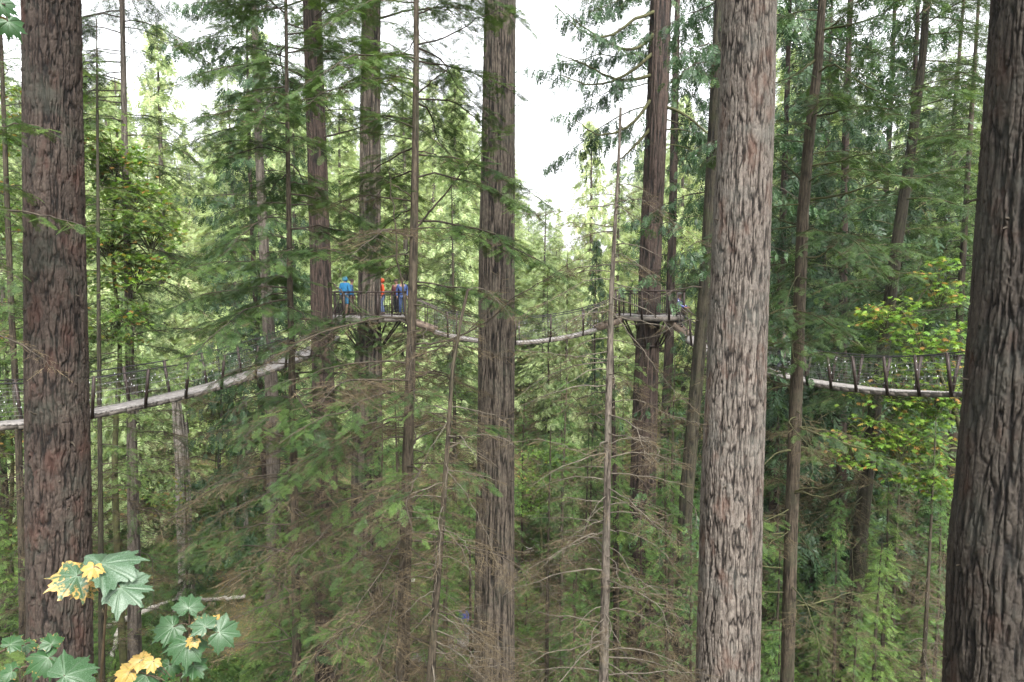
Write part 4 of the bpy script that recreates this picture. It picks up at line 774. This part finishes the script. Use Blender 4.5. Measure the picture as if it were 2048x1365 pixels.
def broad(H, seed, n):
    r = np.random.default_rng(seed); root = empty('broadleaf_tree', (0, 0, 0), None, None); tk, wd = MB(), MB(); P = smoothpath([(0, 0, -.5), (.3, .1, H * .3), (-.2, .2, H * .6), (.2, 0, H * .92)], 24); tk.tube(P, np.linspace(.22, .03, 24), 10, False); V, Fc, Ts, k = [], [], [], 0
    for i in range(15):
        f = .22 + .74 * i / 15; q = P[int(f * 23)]; a = i * 2.4; rr = H * .17 * math.sin(math.pi * min(.93, f)) ** .6 * r.uniform(.7, 1.2); C = q + np.array([math.cos(a) * rr, math.sin(a) * rr, r.uniform(.3, 1.2)])
        wd.tube(smoothpath([q, (q + C) / 2 + [0, 0, .3], C], 8), np.linspace(.07, .02, 8), 5, False); v, f_, t = maple_crown(C, (H * .115, H * .115, H * .06), n // 15, .36, r, .06, wd, seed); V.append(v); Fc.append(f_ + k); k += len(v); Ts.append(t + r.normal(0, .06))
    tk.obj('trunk', B_far, root, True); wd.obj('branches', M_wood, root, True); link('foliage', mesh('foliage', np.concatenate(V), np.concatenate(Fc), M_bright, {'tint': np.concatenate(Ts)}), root); return root
PM = [broad(24, 301, 5200), broad(19, 302, 4600)]
R_ = random.Random(5)
def put(src, px, Y, label, group, sc=1., z=None):
    x = (px - 1024) / F * Y; return tree_copy(src, (x, Y, float(G(x, Y)) - .15 if z is None else z), R_.uniform(0, 6.28), sc, label, group)
def region(px):
    return next(q for lim, q in ((50, 'at the left edge'), (240, 'right of the left fir'), (430, 'above the left walkway'), (620, 'left of the reddish trunk'), (830, 'behind the left platform'), (960, 'between the olive hemlock and the middle fir'), (1100, 'right of the middle fir'), (1250, 'below the sky gap'), (1400, 'behind the right platform'), (1600, 'right of the pale fir'), (1780, 'beyond the slender trunk'), (1930, 'above the right walkway'), (9999, 'behind the darkest trunk')) if px < lim)
# far hillside wood
taken = []
def clear(x, Y, d): return all((x - a) ** 2 + (Y - b) ** 2 > d * d for a, b in taken)
cnt = 0
for Y0, Y1, n, d in ((46, 58, 10, 4.), (76, 100, 50, 4.), (100, 130, 60, 4.5), (130, 180, 80, 5.), (180, 270, 85, 6.5)):
    k = 0
    for tr in range(4000):
        if k >= n: break
        Y = R_.uniform(Y0, Y1); px = R_.uniform(-150, 2200); x = (px - 1024) / F * Y
        if not clear(x, Y, d): continue
        sc = R_.uniform(.75, 1.1)
        if 1030 < px < 1260: sc *= .62 if px < 1170 else .78     # the gap where the sky shows
        if 640 < px < 960: sc *= 1.1
        if px < 600 or px > 1500: sc *= 1.22
        taken.append((x, Y)); k += 1
        where = region(px)
        kind = R_.random()
        if kind < .3 and Y < 200 and not 1030 < px < 1260: put(PM[R_.randrange(2)], px, Y, 'leafy broadleaf tree %s, %s' % ('near in the wood' if Y < 70 else 'far up the bright slope', where), 'broadleaf trees in the bright wood', sc * (1.0 if Y < 70 else 1.15))
        else:
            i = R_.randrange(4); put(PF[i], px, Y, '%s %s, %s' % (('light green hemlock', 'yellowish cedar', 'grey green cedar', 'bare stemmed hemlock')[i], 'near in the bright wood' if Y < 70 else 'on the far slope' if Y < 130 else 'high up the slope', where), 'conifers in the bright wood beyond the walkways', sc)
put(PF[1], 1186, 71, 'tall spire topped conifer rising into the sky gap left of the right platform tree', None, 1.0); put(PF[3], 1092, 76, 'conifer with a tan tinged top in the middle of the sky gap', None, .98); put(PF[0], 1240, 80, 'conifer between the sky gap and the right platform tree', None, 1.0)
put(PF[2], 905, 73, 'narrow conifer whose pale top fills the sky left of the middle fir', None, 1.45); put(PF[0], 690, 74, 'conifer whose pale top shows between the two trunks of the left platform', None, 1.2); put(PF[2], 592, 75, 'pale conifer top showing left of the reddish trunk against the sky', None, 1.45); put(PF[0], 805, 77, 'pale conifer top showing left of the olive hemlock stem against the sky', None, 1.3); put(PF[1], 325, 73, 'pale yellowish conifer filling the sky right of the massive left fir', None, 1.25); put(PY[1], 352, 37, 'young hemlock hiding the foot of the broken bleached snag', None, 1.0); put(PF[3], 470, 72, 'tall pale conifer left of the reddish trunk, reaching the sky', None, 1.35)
# darker trees right and left at middle distance
for px, Y, i, sc, lb in ((1560, 38, 0, 1.5, 'dark drooping cedar seen between the pale fir and the slender brown trunk'), (1700, 36, 0, 1.55, 'dark drooping cedar behind the upswept limbs at upper right'), (1790, 42, 0, 1.5, 'dark cedar filling the background at upper right'),
                     (1925, 34, 1, 1.35, 'hemlock behind the right walkway beside the darkest trunk'), (1640, 44, 1, 1.5, 'hemlock far behind the slender brown trunk'), (-20, 34, 1, 1.3, 'bushy hemlock at the far left edge'), 
                     (522, 43, 0, 1.25, 'cedar with long hanging sprays left of the thin hemlock'), (1600, 48, 0, 1.6, 'tall dark cedar far behind, between the pale fir and the slender trunk'), (1745, 49, 0, 1.6, 'tall dark cedar far behind the leaning mossy trunk'), (1900, 47, 1, 1.6, 'tall hemlock far behind, filling the upper right'), (1440, 40, 0, 1.3, 'cedar half hidden behind the pale fir'), (1990, 42, 0, 1.1, 'cedar behind the darkest trunk at the right edge'), (905, 48, 1, .95, 'hemlock behind the left end of the middle bridge'), (1095, 50, 1, .72, 'slim hemlock behind the middle bridge'), (1197, 52, 0, .75, 'slim cedar seen over the right end of the middle bridge')):
    put(PD[i], px, Y, lb, 'dark trees behind the walkways', sc)
for x, y, i, sc in ((-9, -7, 0, 1.1), (6, -9, 1, 1.1), (-17, 2, 1, 1.15), (16, -2, 0, 1.1), (-2, -15, 0, 1.2), (-16, 13, 0, 1.1), (17, 9, 1, 1.1), (10, -18, 0, 1.2), (-14, -16, 1, 1.1)):  # unseen conifers added to block front light and darken the near trunks
    tree_copy(PD[i], (x, y, float(G(x, y)) - .2), R_.uniform(0, 6.28), sc, 'tall conifer of the grove around and behind the viewer', 'conifers around the viewer')
# understory
taken = []
def scatter(P_, n, px0, px1, Y0, Y1, d, sc0, sc1, label, group):
    k = 0
    for tr in range(3000):
        if k >= n: break
        Y = R_.uniform(Y0, Y1); px = R_.uniform(px0, px1); x = (px - 1024) / F * Y
        if 150 < px < 560 and 33 < Y < 48 and len(P_) and P_ is not PB: continue
        if not clear(x, Y, d) or (640 < px < 1120 and 32 < Y < 44 and P_ is not PS): continue
        if not clear(x, Y, d): continue
        taken.append((x, Y)); k += 1; put(P_[R_.randrange(len(P_))], px, Y, label + (' nearest, ' if Y < 26 else ' in the second row, ' if Y < 33 else ' halfway back, ' if Y < 41 else ' farther back, ' if Y < 50 else ' far back, ') + region(px), group, R_.uniform(sc0, sc1))
scatter(PB, 44, 560, 1450, 15, 46, 1.3, .8, 1.15, 'thin hemlock with brown twigs', 'half dead hemlocks in the understory')
scatter(PB, 12, 1500, 1900, 20, 40, 1.8, .8, 1.1, 'thin brown twigged hemlock at lower right', 'half dead hemlocks at lower right')
scatter(PY, 50, -60, 2100, 28, 62, 1.9, .6, 1.25, 'young green hemlock', 'young hemlocks in the understory')
scatter(PY, 12, 1560, 1960, 20, 34, 1.6, .75, 1.05, 'low green hemlock', 'young hemlocks at lower right')
scatter(PS, 120, -60, 2100, 27, 60, 1.3, .7, 1.4, 'small hemlock sapling', 'hemlock saplings on the forest floor')
# ferns and low shrubs: uncountable ground cover
def cover():
    r = np.random.default_rng(77); fo = Fol(); n = 9000; Y = r.uniform(24, 66, n); px = r.uniform(-80, 2130, n); X = (px - 1024) / F * Y; keep = ((px > 700) & (px < 1300) & (r.random(n) < .6)) | (fbm(X / 4, Y / 4, 6) > .42) & ~((px > 190) & (px < 500) & (Y > 36) & (Y < 45) & (r.random(n) < .45)); X, Y = X[keep], Y[keep]; Z = G(X, Y)
    for k in range(7):
        a = r.uniform(0, 6.28, len(X)); x = np.stack([np.cos(a), np.sin(a), r.uniform(.3, 1.2, len(X))], 1); fo.add(np.stack([X, Y, Z], 1) + r.normal(0, .12, (len(X), 3)) * [1, 1, .3], x, r.uniform(.4, .95, len(X)), .55 + r.normal(0, .15, len(X)))
    b = fo.bake('hem_m', r, .9); o = link('ferns', mesh('ferns', b[0], b[1], M_young, {'tint': b[2]})); tag(o, 'low ferns and shrubs covering the forest floor', 'ferns', kind='stuff')
cover()
# ------------------------------------------------------------------ maples
def maple(label, px, Y, stem, crowns, n, size, yellow, seed):
    r = np.random.default_rng(seed); x = (px - 1024) / F * Y; g = float(G(x, Y)); T0 = np.array([x, Y, g]); root = empty('bigleaf_maple', tuple(T0), label, 'tree'); tk, wd = MB(), MB(); Vs, Fs, Ts = [], [], []; k = 0
    tk.tube(smoothpath([T0 - [0, 0, .3]] + [at(*q) for q in stem], 30) - T0, np.linspace(.16, .04, 30), 8, False)
    for (cx, cy, cY, rx, rz, fr_) in crowns:
        C = at(cx, cy, cY); near = min((at(*q) for q in stem), key=lambda q: np.linalg.norm(q - C)); wd.tube(smoothpath([near, (near + C) / 2 + [0, 0, .3], C], 10) - T0, np.linspace(.05, .015, 10), 5, False)
        V, F_, t = maple_crown(C - T0, (rx, rx, rz), int(n * fr_), size, r, yellow, wd, seed); Vs.append(V); Fs.append(F_ + k); k += len(V); Ts.append(t)
    tk.obj('trunk', M_moss, root, True); wd.obj('branches', M_moss, root, True); link('foliage', mesh('foliage', np.concatenate(Vs), np.concatenate(Fs), M_maple, {'tint': np.concatenate(Ts)}), root)
maple('maple with pale green and yellow leaves right of the massive left fir', 215, 27, [(235, 1100, 27), (230, 900, 27), (240, 700, 27), (225, 500, 27), (235, 330, 27)],
      [(225, 300, 26.5, 1.1, .7, .9), (260, 400, 26.5, 1.5, .7, 1), (215, 480, 26, 1.1, .8, 1), (270, 540, 26.5, 1.5, .7, 1.1), (220, 640, 26, 1.3, .8, 1), (300, 470, 27, 1.1, .5, .7), (60, 260, 27, 1.3, 1.4, 1.2), (10, 420, 27, 1.3, 1.2, 1), (200, 330, 27, .8, .7, .6)], 620, .28, .12, 51)
maple('maple with yellow and green leaves behind the right walkway', 1960, 25, [(1950, 1100, 25), (1930, 900, 25), (1880, 750, 25), (1815, 640, 25)],
      [(1770, 620, 24.5, .9, .6, .5), (1840, 680, 24.5, 1.3, .8, .9), (1790, 770, 25, 1.4, .8, 1.), (1870, 790, 25, 1.1, 1., 1.1), (1800, 880, 24.5, 1.5, .9, 1.1), (1860, 930, 24.5, 1.2, .9, 1), (1880, 560, 25, .8, .9, .5), (1700, 890, 25, 1., .6, .5)], 560, .3, .16, 52)
maple('pale leaved maple deep in the understory right of the middle fir', 1085, 40, [(1085, 1150, 40), (1082, 1050, 40), (1080, 960, 40)], [(1080, 940, 40, 1.8, 1., 1), (1060, 1000, 40, 1.3, .8, .7), (1120, 910, 40, 1.5, .7, .7)], 700, .26, .03, 53)
maple('maple with yellowing leaves in the shade behind the massive left fir', 20, 33, [(20, 1150, 33), (25, 950, 33), (20, 820, 33)], [(0, 640, 33, 2., 1., 1), (30, 860, 33, 2.2, 1.4, 1.3), (10, 1060, 33, 2., 1.3, 1), (300, 1000, 36, 2., .8, .7)], 700, .26, .2, 54)
# near maple sprigs with big lobed leaves
def leaf_material():
    m, t, p = nodes('mildewed_maple_leaf'); A = lambda n_: N(t, 'ShaderNodeAttribute', attribute_name=n_).outputs['Fac']; tc = N(t, 'ShaderNodeTexCoord')
    nz = N(t, 'ShaderNodeTexNoise', Scale=60.0, Detail=6.0, Roughness=.75); n2 = N(t, 'ShaderNodeTexNoise', Scale=14.0, Detail=3.0)
    for q in (nz, n2): t.links.new(tc.outputs['Object'], q.inputs['Vector'])
    add = lambda a, b, op='ADD': (lambda q: ([t.links.new(v, q.inputs[i]) if not isinstance(v, (int, float)) else setattr(q.inputs[i], 'default_value', v) for i, v in enumerate((a, b))], q.outputs[0])[1])(N(t, 'ShaderNodeMath', operation=op))
    g = ramp(t, nz.outputs[0], [(.3, (.012, .045, .012)), (.7, (.03, .085, .022))])
    yel = ramp(t, n2.outputs[0], [(.35, (.3, .22, .045)), (.6, (.38, .24, .075)), (.8, (.26, .1, .03))])
    ym = ramp(t, add(add(A('yel'), add(n2.outputs[0], .5, 'SUBTRACT')), add(A('edge'), .35, 'MULTIPLY')), [(.66, (0, 0, 0)), (.78, (1, 1, 1))])
    mil = ramp(t, add(add(nz.outputs[0], add(A('vein'), .16, 'MULTIPLY')), add(A('mil'), .3, 'MULTIPLY')), [(.62, (0, 0, 0)), (.86, (.75, .75, .75))])
    c = mixc(t, mil, g, (.13, .18, .14)); c = mixc(t, ym, c, yel); c = mixc(t, add(A('vein'), .3, 'MULTIPLY'), c, (.11, .17, .08))
    t.links.new(c, p.inputs['Base Color']); p.inputs['Roughness'].default_value = .42; tr = N(t, 'ShaderNodeBsdfTranslucent'); t.links.new(c, tr.inputs[0]); mx = N(t, 'ShaderNodeMixShader'); mx.inputs[0].default_value = .3
    b = N(t, 'ShaderNodeBump', Strength=.25, Distance=.003); t.links.new(add(nz.outputs[0], A('vein')), b.inputs['Height']); t.links.new(b.outputs[0], p.inputs['Normal'])
    t.links.new(p.outputs[0], mx.inputs[1]); t.links.new(tr.outputs[0], mx.inputs[2]); t.links.new(mx.outputs[0], t.nodes['Material Output'].inputs[0]); return m
M_leaf = leaf_material(); M_stem = simple('maple_twig', (.03, .02, .012), (.07, .05, .03), 20., .6)
def big_leaf(seed, yel, mil):
    r = np.random.default_rng(seed)
    key = [(-172, .1), (-158, .36), (-146, .5), (-136, .56), (-128, .66), (-118, .56), (-108, .6), (-100, .64), (-94, .78), (-88, .78), (-80, 1.0), (-74, .82), (-66, .8), (-60, .74), (-54, .68), (-50, .76), (-45, .84), (-41, .84), (-36, 1.05), (-31, .88), (-25, .86), (-21, .78), (-17, .72), (-13, .8), (-10, .92), (-5, .9), (0, 1.12)]
    key = key + [(-a, q) for a, q in key[::-1][1:]]; a = np.array([k_[0] + r.normal(0, 1.) for k_ in key]); q = np.array([k_[1] * r.uniform(.93, 1.07) for k_ in key]); a.sort()
    aa = np.linspace(-174, 174, 140); qq = np.interp(aa, a, q); rr = np.linspace(0, 1, 9)[1:]; th = np.radians(aa); axes = np.radians([-128, -84, -39, 0, 39, 84, 128])
    Rr, TH = np.meshgrid(rr, th, indexing='ij'); rad = Rr * qq[None]; X, Y_ = rad * np.cos(TH), rad * np.sin(TH)
    dv = np.min([np.where(np.cos(TH - x) > 0, np.abs(rad * np.sin(TH - x)), 9) for x in axes], 0); vein = np.exp(-(dv / .018) ** 2)
    c1, c2, c3 = r.uniform(.2, .5), r.normal(0, .25), r.normal(0, .3)
    Z = -c1 * rad ** 2 - .1 * vein * rad + .1 * rad * np.sin(TH * 3 + r.uniform(0, 6)) + .06 * np.sin(TH * 5 + r.uniform(0, 6)) * rad + c2 * X * rad * .5 + c3 * Y_ * rad * .4 + .05 * (1 - vein) * rad
    V = np.concatenate([[[0, 0, 0]], np.stack([X, Y_, Z], -1).reshape(-1, 3)]) * .5; k = len(aa); Fc = [[0, 1 + j, 2 + j, 2 + j] for j in range(k - 1)]
    Qd = [[1 + i * k + j, 1 + (i + 1) * k + j, 1 + (i + 1) * k + j + 1, 1 + i * k + j + 1] for i in range(len(rr) - 1) for j in range(k - 1)]
    me = bpy.data.meshes.new('leaf'); me.from_pydata(V.tolist(), [], [f[:3] for f in Fc] + Qd); me.materials.append(M_leaf); me.polygons.foreach_set('use_smooth', np.ones(len(me.polygons), bool))
    for nm, v in (('vein', np.concatenate([[1], vein.ravel()])), ('edge', np.concatenate([[0], Rr.ravel()])), ('yel', np.full(len(V), yel)), ('mil', np.full(len(V), mil))):
        at_ = me.attributes.new(nm, 'FLOAT', 'POINT'); at_.data.foreach_set('value', v.astype(np.float32))
    return me
def sprig(label, stems, leaves, seed):
    """stems: list of [(px,py,Y)...]; leaves: (px,py,width px,tip direction deg in picture, facing 0..1, yellow, mildew, Y, attach point px,py)"""
    o0 = at(*stems[0][0]); root = empty('maple_sprig', tuple(o0), label, 'maple branch'); m_ = MB()
    for s_ in stems: P = smoothpath([at(*q) for q in s_], 24) - o0; m_.tube(P, np.linspace(.006, .003, 24), 6)
    m_.obj('stem', M_stem, root, True)
    for i, (px, py, w_, dr, fc, ye, mi, Y, ax, ay) in enumerate(leaves):
        c = at(px, py, Y); size = w_ * .92 * Y / F; view = norm(np.array([0, 0, EYE]) - c); nrm = norm(np.array([0, 0, 1.]) * (1 - fc) + view * fc * 1.4)
        right = norm(np.cross([0, 0, 1.], view)); up = np.cross(view, right); tip = right * math.cos(R(dr)) + up * math.sin(R(dr)); tip = norm(tip - nrm * np.dot(tip, nrm)); yv = np.cross(nrm, tip)
        me = big_leaf(seed * 50 + i, ye, mi); lo = link('leaf', me, root); s2 = size * .98
        base = c - tip * s2 * .16 - o0; M = Matrix([[*(tip[k] * s2, yv[k] * s2, nrm[k] * s2), base[k]] for k in range(3)] + [[0, 0, 0, 1]]); lo.matrix_local = M
        A = at(ax, ay, Y + .02) - o0; pt = MB(); pt.tube(smoothpath([A, (A + base) / 2 + [0, 0, .01], base], 8), [.002] * 8, 5); pt.obj('leaf_stalk', M_stem, root, True)
sprig('maple sprig with the two widest mildewed leaves over the foot of the massive fir', [[(196, 1430, 2.7), (206, 1300, 2.65), (212, 1200, 2.6), (204, 1140, 2.6)]],
      [(232, 1124, 185, -8, .18, .05, .75, 2.6, 206, 1142), (135, 1160, 128, 200, .45, .42, .6, 2.55, 204, 1150), (184, 1142, 58, 250, .5, .8, 0, 2.5, 204, 1145), (262, 1176, 140, -20, .4, .12, .75, 2.55, 208, 1152), (243, 1142, 60, 15, .3, .72, .1, 2.62, 208, 1148), (170, 1178, 70, 300, .4, .5, .3, 2.62, 206, 1160)], 1)
sprig('maple sprig with many green and orange leaves growing up at lower left', [[(372, 1440, 2.9), (376, 1350, 2.85), (378, 1280, 2.8), (379, 1222, 2.8)], [(376, 1345, 2.85), (330, 1360, 2.8), (290, 1372, 2.8)]],
      [(379, 1206, 78, 80, .6, 0, .5, 2.8, 379, 1224), (334, 1262, 92, 205, .6, .02, .35, 2.75, 378, 1250), (404, 1246, 76, 120, .55, .25, .6, 2.72, 379, 1256), (452, 1266, 96, -12, .7, .08, .5, 2.75, 380, 1254), (432, 1240, 42, 60, .6, .75, 0, 2.78, 380, 1250), (374, 1302, 108, 265, .6, .05, .45, 2.7, 378, 1274),
       (393, 1338, 70, 300, .6, .05, .2, 2.75, 377, 1310), (335, 1340, 66, 250, .6, .22, .05, 2.75, 376, 1320), (302, 1330, 52, 240, .6, .85, 0, 2.7, 340, 1352), (276, 1320, 62, 160, .4, .72, 0, 2.72, 330, 1350), (250, 1350, 74, 200, .55, .8, 0, 2.7, 320, 1360), (288, 1362, 72, 250, .5, .15, .4, 2.7, 330, 1362), (384, 1282, 44, 200, .5, .6, .1, 2.7, 379, 1276)], 2)
sprig('maple sprig with light green leaves at the bottom left corner', [[(-40, 1380, 2.6), (30, 1340, 2.6), (90, 1330, 2.6), (140, 1335, 2.6)], [(-40, 1330, 2.7), (10, 1300, 2.7), (60, 1285, 2.7)]],
      [(28, 1283, 62, 40, .5, .22, .15, 2.6, 10, 1300), (101, 1281, 60, 100, .7, .25, .15, 2.6, 85, 1320), (82, 1322, 96, 190, .5, .25, .25, 2.55, 110, 1332), (152, 1344, 140, 10, .45, .08, .5, 2.5, 110, 1335), (16, 1342, 58, 150, .5, .25, .1, 2.5, 40, 1340), (60, 1290, 50, 350, .4, .3, .1, 2.7, 50, 1288), (0, 1368, 70, 200, .5, .1, .2, 2.5, 20, 1352)], 3)
sprig('maple sprig hanging in at the top left corner', [[(-60, -30, 2.4), (-20, 0, 2.4), (10, 10, 2.4)]], [(10, 12, 66, 330, .5, .15, .05, 2.4, 0, 4), (24, 52, 70, 300, .5, .1, .05, 2.4, 4, 10), (-6, 42, 50, 250, .5, .7, 0, 2.4, -4, 4)], 4)
# hemlock boughs reaching in front of the massive left fir
Tb = Tree(); Tb.rng = np.random.default_rng(61); Tb.Y = 8.; Tb.off = np.array([-7.6, 8., 0.]); Tb.x = lambda z: -7.6 + 0 * np.asarray(z, float); Tb.r = lambda z: .08 - .002 * np.asarray(z, float)
Tb.root = empty('hemlock', tuple(Tb.off), 'hemlock whose green boughs reach in front of the massive left fir', 'tree'); Z_ = np.linspace(-.5, 27, 160)
link('trunk', trunk_mesh('trunk', (0 * Z_, 0 * Z_), .09 - .0025 * Z_, Z_, B_thin, (.03, .3), .006, 61, 24, 0.), Tb.root); Tb.wood = MB(); Tb.live = Fol(); Tb.dead = Fol()
for pts in ([(-270, 400, 8), (-100, 400, 7.9), (20, 420, 7.8), (110, 436, 7.7), (175, 455, 7.6)], [(-270, 330, 8), (-120, 270, 7.8), (-30, 255, 7.7), (60, 250, 7.6), (100, 262, 7.6)], [(-270, 620, 8), (-100, 640, 8), (40, 690, 7.9), (110, 740, 7.9)], [(-270, 480, 8), (-120, 500, 8.), (-20, 520, 8.), (30, 540, 8)], [(-270, 300, 8), (-120, 330, 8.), (-20, 360, 8.), (40, 380, 8)]):
    limb_px(Tb, pts, .02, 'hem' if pts[0][1] < 600 else 'dead', .5, .26, .3, tint=.55)
crown(Tb, 15, 26, 22, cone(15, 1.6, 26, 1.2), 'hem', spray=.26, tint=.55)
finish(Tb, M_wood, M_hem, 'n')

def haze():
    m = bpy.data.materials.new('haze'); m.use_nodes = True; t = m.node_tree; t.nodes.remove(t.nodes['Principled BSDF']); v = t.nodes.new('ShaderNodeVolumePrincipled')
    v.inputs['Density'].default_value = .0002; v.inputs['Color'].default_value = (.93, .97, 1, 1); v.inputs['Anisotropy'].default_value = .2; t.links.new(v.outputs[0], t.nodes['Material Output'].inputs['Volume'])
    b = MB(); b.box((0, 690, 45), (1900, 1700, 110)); o = b.obj('haze', m); tag(o, 'thin pale haze filling the wood', 'haze', kind='stuff')
haze()
